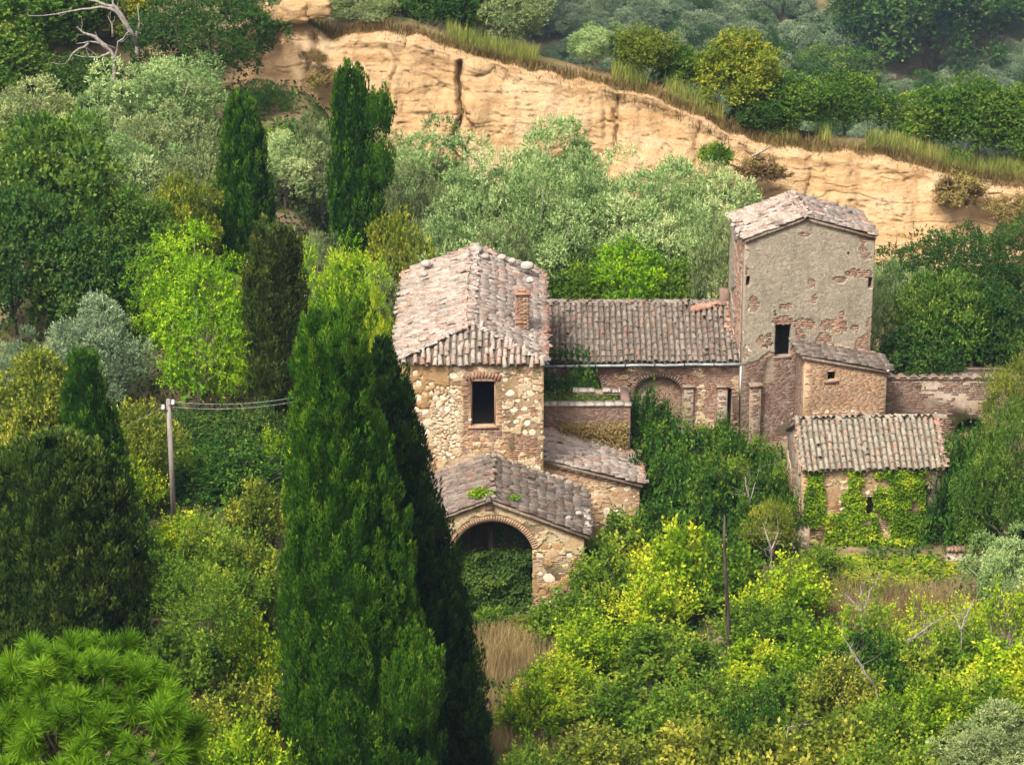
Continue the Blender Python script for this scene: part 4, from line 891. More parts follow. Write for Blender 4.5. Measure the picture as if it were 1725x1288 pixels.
# ------------------------------------------------------------------ boundary wall on the right
def boundary_wall():
    YF = 108.6; x0 = at(1493, 660, YF).x; x1 = x0 + 9.0; zt = at(1580, 638, YF).z
    h = empty('boundary_wall', ((x0+x1)/2, YF, 1.4), 'brick garden wall with tile coping right of the annex', 'wall')
    fr = Frame((x0, YF, .6)); W = x1 - x0; H = zt - .6
    ar = fr.rect(1605, 1665, 705, 790); c = (ar[0] + ar[1])/2; hw = (ar[1] - ar[0])/2; sp = ar[3] - .5
    arch = [(ar[0], .02), (ar[1], .02)] + [(c + hw*math.cos(q), sp + .5*math.sin(q)) for q in np.linspace(0, math.pi, 12)]
    outer = rpoly((0, W, 0, H)); w = wall('wall_body', h, fr, outer, [arch], .4, M['mortar_grey'])
    bricks(w, fr, outer, [arch], lambda u, v: fb2(u, v, 1.2, 65) > .36, M['brick_dark'], 101, bw=.3, bh=.075)
    rg = random.Random(4); pr = fr.px(1530, 655)
    for i, u in enumerate(np.arange(0, W, .40)):
        link('tile', TILE, M['tile_brown'], h).matrix_basis = Matrix.Translation(fr.p(u + .2, H + .02, .08 + rg.uniform(-.02, .02))) @ Matrix.Rotation(rg.gauss(0, .06), 4, 'Z') @ Matrix.Diagonal((1.9, 1.25, .8, 1))
    mb = MB(); mb.box(fr.O, fr.U, UP, fr.N, 0, W, H, H + .025, -.42, .06); mb.build('coping', M['brick_dark'], h)
    # brick reveal seen through the dark gateway
    mb = MB(); mb.box(fr.O, fr.U, UP, fr.N, ar[0] - .8, ar[1] + .8, 0, H - .2, -1.9, -1.6); mb.build('inner_wall', M['brick_dark'], h)
    plain_box('passage_roof', M['wood'], h, (x0 + ar[0] - .8, YF + .4, .6 + H - .3), (x0 + ar[1] + .8, YF + 1.6, .6 + H - .2))
boundary_wall()

# ------------------------------------------------------------------ ivy-clad outbuilding
def outbuilding():
    an = math.radians(3.0); O = Vector((at(1350, 860, 101.0).x, 101.0, -.4)); fr = Frame(O, an); W = fr.px(1588, 860)[0]
    ze = fr.px(1460, 788)[1]; D = 3.8; rise = 1.12
    h = empty('outbuilding', tuple(fr.p(W/2, .4)), 'small ivy-covered outbuilding with grey tile roof and barred window', 'outbuilding')
    win = fr.rect(1456, 1478.5, 836, 867.5); outer = rpoly((0, W, 0, ze)); holes = [rpoly(win)]
    w = wall('front_wall', h, fr, outer, holes, .35, M['mortar'])
    st = []
    for zx, zy, r in ((290, 705, .14), (420, 770, .08), (405, 850, .13), (820, 800, .08), (825, 745, .1), (790, 890, .12), (805, 930, .10), (775, 965, .13), (785, 1000, .13), (790, 1030, .1), (870, 1000, .13), (865, 1070, .1), (530, 950, .15), (490, 965, .12), (525, 990, .12), (520, 770, .1), (395, 815, .1), (350, 690, .07), (310, 780, .08)):
        u, v = fr.px(1280 + zx/2.863, 560 + zy/2.863); st.append((u, v, r))
    stones(w, fr, st, M['stone'], 111, .05)
    wm = scatter(112, (.2, W - .2, .5, ze - .2), .06, .14, 70, [win], st); stones(w, fr, wm, M['stone_warm'], 113)
    bricks(w, fr, outer, holes, lambda u, v: u < .3 or u > W - .6 or fb2(u, v, 1.4, 71) > .45 or (abs(u - (win[0]+win[1])/2) < .45 and abs(v - (win[2]+win[3])/2) < .6), M['brick_tan'], 114, avoid=st + wm)
    plaster('lime_render', w, fr, outer, holes, lambda u, v: .4 < u < W - .7 and fb2(u, v, 1.3, 73) > .53 and not any((u-a)**2 + (v-b)**2 < r*r for a, b, r in st + wm), M['cream'], .012, .06, 11)
    # iron lattice
    nb = 4
    for s in (-1, 1):
        for i in range(-nb, nb + 5):
            g = MB(); u0 = win[0] + i*.14; pts = [(u0 + s*t*(win[3]-win[2]), win[2] + t*(win[3]-win[2])) for t in np.linspace(0, 1, 12)]
            pts = [p for p in pts if win[0] - .001 <= p[0] <= win[1] + .001]
            if len(pts) > 2:
                g.tube([tuple(fr.p(a, b, -.12 + .012*s)) for a, b in pts], .008, 4); g.build('lattice_bar', M['iron'], h)
    fl = Frame(fr.p(0, 0, -D), an - math.pi/2 + math.radians(3)); Dl = D - .35
    fo = [(0, 0), (Dl + .12, 0), (Dl + .12, ze - .06), (Dl/2 + .15, ze + rise - .12), (0, ze - .1)]
    lw = wall('gable_wall', h, fl, fo, [], .3, M['stucco']); bricks(lw, fl, fo, [], lambda u, v: fb2(u, v, 1.1, 75) > .56 or u > Dl - .3, M['brick'], 115)
    plaster('lime_render', lw, fl, fo, [], lambda u, v: fb2(u, v, .9, 76) > .52, M['cream'], .02, .08, 12)
    f5 = Frame(fr.p(W, 0, -.35), an + math.pi/2); wall('gable_wall', h, f5, [(0, 0), (Dl, 0), (Dl, ze - .1), (Dl/2, ze + rise - .14), (0, ze - .1)], [], .3, M['stucco'])
    f6 = Frame(fr.p(W - .3, 0, -D), an + math.pi); wall('back_wall', h, f6, rpoly((0, W - .6, 0, ze - .1)), [], .3, M['stucco'])
    R = Roof(h, M['tile_green'], 29, .9); o = .08
    Vf = fr.p(0, ze + rise, -D/2) - fr.p(0, ze, .16); R.plane(fr.p(-o, ze, .16), fr.U, Vf, W + 2*o, Vf.length, pitch=.205, row=.3)
    Vb = fr.p(0, ze + rise, -D/2) - fr.p(0, ze, -D - .16); R.plane(fr.p(W + o, ze, -D - .16), -fr.U, Vb, W + 2*o, Vb.length, rest=9)
    R.ridge(fr.p(-o, ze + rise + .03, -D/2), fr.p(W + o, ze + rise + .03, -D/2), 0, 1.0, 0)
    r = R.build(300)
    rubble_line(r, [fr.p(W + .02, ze + .1, .1), fr.p(W + .02, ze + rise + .08, -D/2)], M['brick'], 116, (.04, .09), 70)
    rubble_line(r, [fr.p(-.02, ze + .1, .1), fr.p(-.02, ze + rise + .08, -D/2)], M['brick_tan'], 117, (.03, .06), 60)
    mb = MB()
    for i in range(20):
        u = i*W/20; mb.box(fr.O, fr.U, UP, fr.N, u + .005, u + W/20 - .008, ze - .075, ze - .02, -.05, .10)
    tag(mb.build('eaves_bricks', M['brick_tan'], r), kind='stuff')
    return fr, W, ze
OF, OW, OZ = outbuilding()
# low retaining walls near the outbuilding
def low_wall(px0, px1, pyt, pyb, Y, label, seed, cap=True):
    x0, x1 = at(px0, pyt, Y).x, at(px1, pyt, Y).x; zt, zb = at(px0, pyt, Y).z, at(px0, pyb, Y).z - .6
    h = empty('low_wall', ((x0+x1)/2, Y, zb), label, 'wall'); fr = Frame((x0, Y, zb)); W = x1 - x0; H = zt - zb; rg = random.Random(seed)
    outer = [(0, 0), (W, 0)] + [(W - i*W/10, H - .08 + rg.uniform(-.06, .06)) for i in range(11)]
    w = wall('wall_body', h, fr, outer, [], .4, M['mortar_grey'])
    st = scatter(seed, (.12, W - .12, .2, H - .22), .07, .17, 40); stones(w, fr, st, M['stone'], seed + 1)
    if cap:
        for i in range(int(W/.13)):
            mb = MB(); mb.box(fr.O, fr.U, UP, fr.N, i*.13, i*.13 + .115, H - .1 + rg.uniform(-.02, .02), H + .03 + rg.uniform(-.02, .03), -.35, .05); mb.build('brick', M['brick'], w)
low_wall(1596, 1656, 925, 985, 99.6, 'broken stone garden wall with brick top right of the outbuilding', 121)
low_wall(1329, 1364, 890, 925, 99.8, 'pale rubble stump of wall at the outbuilding left corner', 125, False)

# ------------------------------------------------------------------ foliage kit
def leaves(P, D, N, L, W):
    """folded rhombic leaves: P base, D direction, N face normal"""
    D = unit(D); Sd = unit(np.cross(D, N)); N2 = np.cross(Sd, D); L = np.asarray(L)[:, None]; W = np.asarray(W)[:, None]
    mid = P + D*L*0.45
    V = np.stack([P, mid + Sd*W*0.5 + N2*W*0.18, P + D*L, mid - Sd*W*0.5 + N2*W*0.18], 1)
    return V.reshape(-1, 3)
def quads(n): return np.arange(n*4).reshape(n, 4)
def rdir(rg, n): return unit(rg.normal(size=(n, 3)))
def shoots(rg, base, out, ctone, per, slen, upb, outb, L, W, spread=0.8, jit=0.45):
    """leafy shoots from base points; returns leaf vertices and tones"""
    n = len(base); s = unit(out*outb + np.array([0, 0, upb]) + rg.normal(size=(n, 3))*jit)
    sl = slen*rg.uniform(0.55, 1.25, n); Ps, Ds, Ns, Ts = [], [], [], []
    for k in range(per):
        t = (k + 0.6)/per; side = unit(np.cross(s, rdir(rg, n)))
        Ps.append(base + s*(sl*t)[:, None]); Ds.append(s*(1 - spread*0.6) + side*spread*(1 if k < per-1 else 0.3))
        Ns.append(unit(np.array([0, 0, 0.8]) + out*0.5 + rg.normal(size=(n, 3))*0.55)); Ts.append(ctone + rg.normal(0, 0.10, n) + 0.34*(t - 0.55))
    P, D, N, T = (np.concatenate(x) for x in (Ps, Ds, Ns, Ts)); m = len(P)
    return leaves(P, D, N, L*rg.uniform(0.7, 1.25, m), W*rg.uniform(0.75, 1.2, m)), T
def limb(mb, rg, A, B, r0, r1, wig=0.12, n=6, sag=0.0):
    A, B = np.array(A, float), np.array(B, float); t = np.linspace(0, 1, n)[:, None]; L = np.linalg.norm(B - A)
    pts = A + (B - A)*t + (rg.normal(size=(n, 3))*wig*L*0.25)*np.sin(t*math.pi) + np.array([0, 0, sag*L])*np.sin(t*math.pi)
    mb.tube(pts, np.linspace(r0, r1, n), 5); return pts
PROTO = {}
class Proto: pass
def finish_proto(name, V, T, trunk, trunk_mat='bark'):
    p = Proto(); p.crown = mesh_np(name + '_crown', V, quads(len(V)//4), np.clip(T, 0.0, 1.0)); p.trunk = trunk.mesh(name + '_trunk', True) if trunk and trunk.n else None
    a = np.percentile(V, 1.0, axis=0); b = np.percentile(V, 99.0, axis=0)
    p.w = max(b[0]-a[0], b[1]-a[1])*0.5 + 0.5*min(b[0]-a[0], b[1]-a[1]); p.h = b[2]; p.tm = trunk_mat; PROTO[name] = p; return p
def tree(name, seed, R, H, z0, ncl, nsh, per, slen, L, W, upb=0.35, outb=0.8, clr=(0.2, 0.34), tone=(0.2, 0.75), flat=0.85, lobes=0.22, bare=0.0, trunk_r=0.11, spread=0.8, tm='bark', low=-0.75, droop=0.0, shell=0.45):
    rg = np.random.default_rng(seed); g = (1 + 5**.5)/2; i = np.arange(ncl) + 0.5
    dz = 1 - (1 - low)*i/ncl; ph = 2*math.pi*i/g + rg.normal(0, 0.25, ncl); rr = np.sqrt(np.clip(1 - dz*dz, 0, 1))
    d = np.stack([np.cos(ph)*rr, np.sin(ph)*rr, dz], 1)
    f = rg.uniform(0.62, 0.95, ncl); f *= 1 + lobes*(fbm(d*1.7 + seed, 1.0, 2) - 0.5)*4
    inner = rg.random(ncl) < 0.15; f[inner] *= 0.5
    zc = z0 + (H - z0)*0.48
    C = np.stack([d[:, 0]*R*f, d[:, 1]*R*f, zc + d[:, 2]*(H - z0)*0.5*f], 1)
    rc = R*rg.uniform(*clr, ncl)*(0.85 + 0.3*(dz > 0)); ct = rg.uniform(*tone, ncl)
    idx = np.repeat(np.arange(ncl), rg.poisson(nsh, ncl) + 3); n = len(idx)
    od = unit(C - np.array([0, 0, zc*0.8]))[idx]
    q = unit(rdir(rg, n) + od*0.55 + np.array([0, 0, 0.35]))
    base = C[idx] + q*np.array([1, 1, flat])*(rc[idx]*rg.uniform(shell, 1.0, n)**0.6)[:, None]
    V, T = shoots(rg, base, q, ct[idx] + rg.normal(0, .05, n), per, slen, upb, outb, L, W, spread)
    if droop: V[:, 2] -= droop*np.clip(np.hypot(V[:, 0], V[:, 1])/R, 0, 1.2)**2
    mb = MB(); th = z0 + (H - z0)*0.35
    tp = limb(mb, rg, (0, 0, -0.3), (rg.normal(0, .08*R), rg.normal(0, .08*R), th), trunk_r, trunk_r*0.65, 0.1)
    for k in rg.choice(ncl, min(ncl, 16), replace=False):
        s = tp[rg.integers(2, len(tp))]; limb(mb, rg, s, C[k], trunk_r*0.45, trunk_r*0.12, 0.2)
    return finish_proto(name, V, T, mb, tm)
def shrub(name, seed, R, H, nst, L, W, per=9, slen=0.45, tone=(0.25, 0.8), upb=0.9, nsh=26, tm='bark', droop=0.0, spread=0.85):
    """many stems from the root, each carrying leafy shoots: a loose, airy outline"""
    rg = np.random.default_rng(seed); mb = MB(); B, O, T0 = [], [], []
    for k in range(nst):
        a = rg.random()*6.283; rr = R*rg.random()**0.55; hh = H*(1 - 0.55*(rr/R)**1.6)*rg.uniform(0.7, 1.0)
        tip = np.array([math.cos(a)*rr, math.sin(a)*rr, hh]); root = np.array([math.cos(a)*rr*0.25, math.sin(a)*rr*0.25, -0.1])
        pts = limb(mb, rg, root, tip, 0.022, 0.007, 0.25, 7, 0.06); tn = rg.uniform(*tone)
        t = rg.uniform(0.25, 1.0, nsh)**0.7; ix = np.clip(t*6, 0, 5.999); i0 = ix.astype(int); fr_ = (ix - i0)[:, None]
        pp = pts[i0]*(1 - fr_) + pts[i0 + 1]*fr_; od = unit(np.array([math.cos(a), math.sin(a), 0.4]) + rg.normal(size=(nsh, 3))*0.9)
        B.append(pp + od*rg.uniform(0, 0.16, (nsh, 1))); O.append(od); T0.append(np.full(nsh, tn) + 0.12*(t - .6))
    V, T = shoots(rg, np.concatenate(B), np.concatenate(O), np.concatenate(T0), per, slen, upb, 0.75, L, W, spread)
    V[:, 2] = np.maximum(V[:, 2], 0.0) - droop*np.clip(np.hypot(V[:, 0], V[:, 1])/R, 0, 1.3)**2
    return finish_proto(name, V, T, mb, tm)
for k in range(3):
    tree(f'oak{k}', 100+k, 2.1, 4.4, 0.7, 80, 44, 4, 0.24, 0.15, 0.10, tone=(0.2, 0.8), lobes=0.36)
    tree(f'olive{k}', 120+k, 1.7, 3.0, 0.4, 46, 84, 6, 0.20, 0.115, 0.042, upb=0.4, outb=0.9, clr=(0.20, 0.34), tone=(0.2, 0.78), lobes=0.5, shell=0.7, tm='pale_bark', low=-0.6)
for k in range(2):
    tree(f'robinia{k}', 140+k, 2.2, 5.2, 0.3, 84, 34, 8, 0.36, 0.10, 0.055, upb=0.2, outb=0.9, clr=(0.15, 0.28), tone=(0.25, 0.85), lobes=0.4, droop=0.2, tm='pale_bark', low=-0.95)
    tree(f'ilex{k}', 160+k, 2.4, 4.2, 0.4, 100, 46, 4, 0.16, 0.10, 0.065, clr=(0.16, 0.27), tone=(0.15, 0.75), lobes=0.3)
    tree(f'wispy{k}', 180+k, 1.3, 3.4, 1.1, 44, 30, 7, 0.36, 0.10, 0.040, upb=0.6, clr=(0.2, 0.36), tone=(0.3, 0.8), lobes=0.4, trunk_r=0.05, tm='pale_bark')
for k in range(4): shrub(f'shrub{k}', 200+k, 1.35, 2.2, 50 - 4*(k % 2), 0.11 + .03*(k % 2), 0.072 + .02*(k % 2), 7, 0.46, nsh=20, tone=(0.08, 0.92))
for k in range(2): shrub(f'bramble{k}', 220+k, 1.6, 1.5, 95, 0.085, 0.062, 7, 0.34, (0.1, 0.85), 0.35, 26, droop=0.25)
shrub('sparse', 240, 1.2, 2.4, 26, 0.10, 0.06, 7, 0.34, (0.45, 0.95), 0.9, 12, tm='pale_bark')

_own = {}
def plant(proto, px, ptop, wpx, Y, label, mat, cat='tree', name=None, group=None, rot=None, depth=1.0, sink=0.0):
    """stand a plant on the ground at depth Y so that its top and width are those of the photograph"""
    p = PROTO[proto]; c = at(px, ptop, Y); zg = tz(c.x, Y) - 0.08 - sink; q = at(px, ptop, Y)
    hgt = max(q.z - zg, 0.3)
    if cat == 'shrub':
        Y0 = Y
        while hgt > 1.25*wpx*Y/(FOC*0.94) and Y < Y0 + 9:
            Y2 = Y + 0.4; c2 = at(px, ptop, Y2)
            if -4.4 < c2.x < 4.8 and Y2 > 94.4 or c2.x > 9.8 and Y2 > 100.2 and Y2 < 106: break
            Y = Y2; c = q = c2; zg = tz(c.x, Y) - 0.08 - sink; hgt = max(q.z - zg, 0.3)
    half = abs(at(px + wpx/2, ptop, Y).x - c.x); s = 2*half/p.w; sz = hgt/p.h
    rg = random.Random(int(px*7 + ptop*13 + Y*5)); rz = rg.uniform(0, 6.28) if rot is None else rot
    e = empty(name or ('shrub' if cat == 'shrub' else 'tree'), (c.x, Y, zg), label, cat, group); e.rotation_euler = (0, 0, rz); e.scale = (s, s*depth, sz)
    for nm, me, mt in (('crown', p.crown, M[mat]), ('trunk', p.trunk, M[p.tm])):
        if me is None: continue
        o = link(nm, me, mt); o.parent = e
    return e

# ---- cypresses: upright plumes on a tapering column
def cypress(name, px, ptop, Y, R, prof, mat, label, seed, nplume, spp, plume=(0.9, 0.22), L=0.20, W=0.065, lean=0.0, zbase=None, extra=(), fill=300):
    rg = np.random.default_rng(seed); top = at(px, ptop, Y); xb = top.x + lean; zg = tz(xb, Y) - 0.1 if zbase is None else zbase; H = top.z - zg
    ts = np.linspace(0, 1, 400); pr = np.interp(ts, [a for a, b in prof], [b for a, b in prof]); cdf = np.cumsum((pr + 0.02)*np.sqrt(H*H + (R*np.gradient(pr, ts))**2)); cdf /= cdf[-1]
    t = np.interp(rg.random(nplume), cdf, ts)*0.985; ph = rg.random(nplume)*2*math.pi
    lob = 1 + 0.20*(fbm(np.stack([np.cos(ph)*1.6, np.sin(ph)*1.6, t*H*0.22], -1) + seed, 1.0, 3) - 0.5)*2
    rad = R*np.interp(t, ts, pr)*lob*np.where(rg.random(nplume) < .3, rg.uniform(0.5, .8, nplume), rg.uniform(0.84, 1.0, nplume))
    hp = plume[0]*rg.uniform(0.6, 1.4, nplume)*np.clip(0.45 + np.interp(t, ts, pr), 0.45, 1.15); rp = plume[1]*rg.uniform(0.65, 1.3, nplume)
    out = np.stack([np.cos(ph), np.sin(ph), ph*0], -1); tang = np.stack([-np.sin(ph), np.cos(ph), ph*0], -1)
    base = out*rad[:, None] + np.stack([-lean*t, t*0, t*H], -1)*np.array([1, 1, 1]); base[:, 2] -= hp*0.35
    axis = unit(np.array([0, 0, 1.0]) + out*rg.normal(0.06, 0.10, (nplume, 1)) + tang*rg.normal(0, 0.12, (nplume, 1)))
    pt = rg.beta(2.2, 2.2, nplume)
    for ex, ez, er, n2 in extra:                       # separate bulging boughs
        b0 = at(ex, ez, Y); k = rg.choice(nplume, n2, replace=False); u = unit(rg.normal(size=(n2, 3)) + np.array([0.3, -0.6, 0.2]))
        base[k] = np.array([b0.x - xb, -R*0.45, b0.z - zg]) + u*np.array([er, er, er*1.5]); out[k] = unit(u*np.array([1, 1, 0.01])); tang[k] = np.cross(np.array([0, 0, 1.0]), out[k]); pt[k] = pt[k]*0.6 + 0.3
    idx = np.repeat(np.arange(nplume), spp); n = len(idx)
    f = rg.normal(0, 0.95, n); s = rg.random(n)**0.8; shp = np.sin(np.pi*np.clip(s, 0, 1)**0.75)**0.8
    radial = np.cos(f)[:, None]*out[idx] + np.sin(f)[:, None]*tang[idx]
    P = base[idx] + axis[idx]*(hp[idx]*s)[:, None] + radial*(rp[idx]*shp)[:, None]
    D = axis[idx]*1.0 + radial*0.34 + rg.normal(size=(n, 3))*0.17; N = radial + rg.normal(size=(n, 3))*0.35
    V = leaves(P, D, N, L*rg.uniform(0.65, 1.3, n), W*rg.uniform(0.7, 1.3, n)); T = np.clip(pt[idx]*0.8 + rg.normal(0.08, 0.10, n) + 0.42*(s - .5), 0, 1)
    # short twigs that close the surface between the plumes, over a solid core in the darkest leaf tone
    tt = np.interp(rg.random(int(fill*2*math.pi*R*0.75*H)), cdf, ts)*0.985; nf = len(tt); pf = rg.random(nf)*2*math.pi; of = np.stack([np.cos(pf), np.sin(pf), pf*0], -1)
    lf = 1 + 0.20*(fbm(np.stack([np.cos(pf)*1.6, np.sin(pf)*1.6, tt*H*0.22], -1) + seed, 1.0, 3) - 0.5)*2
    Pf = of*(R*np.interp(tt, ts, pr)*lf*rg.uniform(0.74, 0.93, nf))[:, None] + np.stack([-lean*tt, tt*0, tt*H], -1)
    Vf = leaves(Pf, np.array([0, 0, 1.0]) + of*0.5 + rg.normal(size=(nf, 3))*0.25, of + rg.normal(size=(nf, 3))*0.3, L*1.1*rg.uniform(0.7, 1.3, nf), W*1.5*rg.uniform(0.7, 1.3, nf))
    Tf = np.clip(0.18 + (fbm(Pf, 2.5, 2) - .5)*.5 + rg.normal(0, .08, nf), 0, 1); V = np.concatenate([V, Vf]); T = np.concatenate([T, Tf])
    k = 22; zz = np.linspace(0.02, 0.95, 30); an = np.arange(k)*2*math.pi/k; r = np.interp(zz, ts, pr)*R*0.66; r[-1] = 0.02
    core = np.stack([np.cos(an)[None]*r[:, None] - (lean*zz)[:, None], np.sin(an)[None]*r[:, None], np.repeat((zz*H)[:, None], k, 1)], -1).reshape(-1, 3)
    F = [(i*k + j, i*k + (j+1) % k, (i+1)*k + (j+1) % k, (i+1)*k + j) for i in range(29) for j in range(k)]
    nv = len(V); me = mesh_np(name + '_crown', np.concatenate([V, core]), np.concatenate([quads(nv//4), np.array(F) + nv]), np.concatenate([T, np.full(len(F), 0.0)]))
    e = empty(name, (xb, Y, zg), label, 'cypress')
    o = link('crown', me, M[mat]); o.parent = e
    mb = MB(); mb.tube([(0, 0, -0.4), (-lean*.3, 0, H*0.35), (-lean*.6, 0, H*0.6)], [0.25*R**.5, 0.18*R**.5, 0.05], 8); o = link('trunk', mb.mesh('trunk', True), M['bark']); o.parent = e
    return e
COL_A = [(0, .98), (.13, 1.0), (.33, .97), (.55, .77), (.77, .57), (.9, .41), (.96, .31), (.99, .2), (1, .05)]
cypress('cypress', 548, 520, 74.0, 1.98, COL_A, 'cyp', 'tallest bright green cypress in front, left of the porch', 301, 2300, 72, (0.6, 0.125), 0.13, 0.034, lean=0.82, extra=((690, 1150, 0.8, 170), (585, 545, 0.6, 40)))
cypress('cypress', 640, 560, 77.5, 2.05, [(0, .98), (.1, 1), (.3, .95), (.5, .72), (.7, .5), (.88, .26), (1, .03)], 'cyp_dark', 'dark cypress half hidden behind the tallest one, touching the porch', 302, 1700, 50, (0.68, 0.165), 0.16, 0.044, lean=0.85)
cypress('cypress', 137, 588, 88.0, 1.12, [(0, .9), (.2, 1), (.45, .9), (.7, .66), (.88, .42), (.96, .25), (1, .05)], 'cyp', 'smooth narrow cypress at the left, behind the bushy dark one', 303, 750, 46, (0.5, 0.10), 0.13, 0.038, lean=0.35)
cypress('cypress', 85, 742, 80.0, 2.55, [(0, .9), (.25, 1), (.5, .95), (.72, .84), (.87, .66), (.94, .48), (.98, .3), (1, .12)], 'cyp_olive', 'broad bushy olive-green cypress at the left edge, above the pine', 304, 1500, 50, (0.42, 0.19), 0.15, 0.055)
cypress('cypress', 405, 160, 112.0, 1.0, [(0, .9), (.25, 1), (.5, .93), (.75, .72), (.9, .5), (.97, .3), (1, .08)], 'cyp', 'shorter slim cypress left of the tall one below the cliff', 305, 640, 36, (0.6, 0.12), 0.16, 0.05, lean=0.15)
cypress('cypress', 590, 108, 113.0, 1.0, [(0, .9), (.25, 1), (.5, .95), (.75, .8), (.9, .62), (.96, .42), (1, .1)], 'cyp', 'tall slim cypress standing against the cliff face', 306, 800, 38, (0.65, 0.12), 0.16, 0.05, lean=0.3, extra=((640, 205, 0.42, 90), (640, 290, 0.45, 60)))
cypress('cypress', 460, 382, 100.5, 0.98, [(0, .12), (.12, .3), (.28, .95), (.5, 1), (.75, .95), (.9, .8), (.97, .55), (1, .2)], 'cyp_brown', 'dark dull-green slender cypress rising right behind the tallest one', 307, 520, 36, (0.55, 0.15), 0.15, 0.06, zbase=tz(-8.2, 100.5) + 0.2)

# ---- umbrella pine in the near corner
def pine():
    rg = np.random.default_rng(401); Y = 42.0; c = at(125, 1290, Y); cx = c.x; ztop = at(150, 1098, Y).z; zg = tz(cx, Y)
    R = abs(at(345, 1290, Y).x - cx); H = ztop - zg; rz = ztop - at(110, 1288, Y).z + 0.12
    zc = ztop - rz - zg
    n = 340; i = np.arange(n) + .5; dz = 1 - 1.15*i/n; ph = i*2.39996 + rg.normal(0, .2, n); rr = np.sqrt(np.clip(1 - dz*dz, 0, 1))
    d = np.stack([np.cos(ph)*rr, np.sin(ph)*rr, dz], -1); C = d*np.array([R, R, rz])*rg.uniform(0.80, 1.02, (n, 1))*(1 + 0.16*(fbm(d*2.4 + 3, 1, 2) - .5)*2)[:, None]; C[:, 2] += zc
    per = 310; idx = np.repeat(np.arange(n), per); m = len(idx); ax = unit(d*0.75 + np.array([0, 0, 0.75]) + rg.normal(0, .15, (n, 3)))
    dirn = unit(ax[idx]*0.85 + rdir(rg, m)); sc = rg.uniform(0.6, 1.22, n)[idx]
    P = C[idx] - ax[idx]*(0.24*rg.random(m))[:, None]; Ln = 0.28*sc*rg.uniform(0.75, 1.1, m)
    sd = unit(np.cross(dirn, rdir(rg, m))); wd = 0.0062
    V = np.stack([P - sd*wd, P + sd*wd, P + dirn*Ln[:, None] + sd*wd*.35 - np.array([0, 0, .02]), P + dirn*Ln[:, None] - sd*wd*.35 - np.array([0, 0, .02])], 1).reshape(-1, 3)
    T = np.clip(rg.beta(2, 2, n)[idx]*0.7 + rg.normal(.12, .12, m), 0, 1)
    e = empty('pine', (cx, Y, zg), 'bright green umbrella pine with long needle tufts in the near corner', 'pine')
    o = link('crown', mesh_np('pine_crown', V, quads(m), T), M['pine']); o.parent = e
    mb = MB(); tp = limb(mb, rg, (0, 0, -.4), (.1, 0, zc - .1), .30, .2, .06, 8)
    for k in range(0, n, 3): limb(mb, rg, (0, 0, zc - rz*.2 - .3), C[k] - ax[k]*.1, .06, .012, .1, 5)
    o = link('trunk', mb.mesh('trunk', True), M['bark']); o.parent = e
    # small brown bud shoots at the heart of each tuft
    mb = MB()
    for k in range(n): mb.tube([C[k] - ax[k]*.22, C[k] + ax[k]*.03], [.02, .012], 5)
    o = link('shoot_tips', mb.mesh('shoot_tips', True), M['bark']); o.parent = e; o['kind'] = 'stuff'
pine()

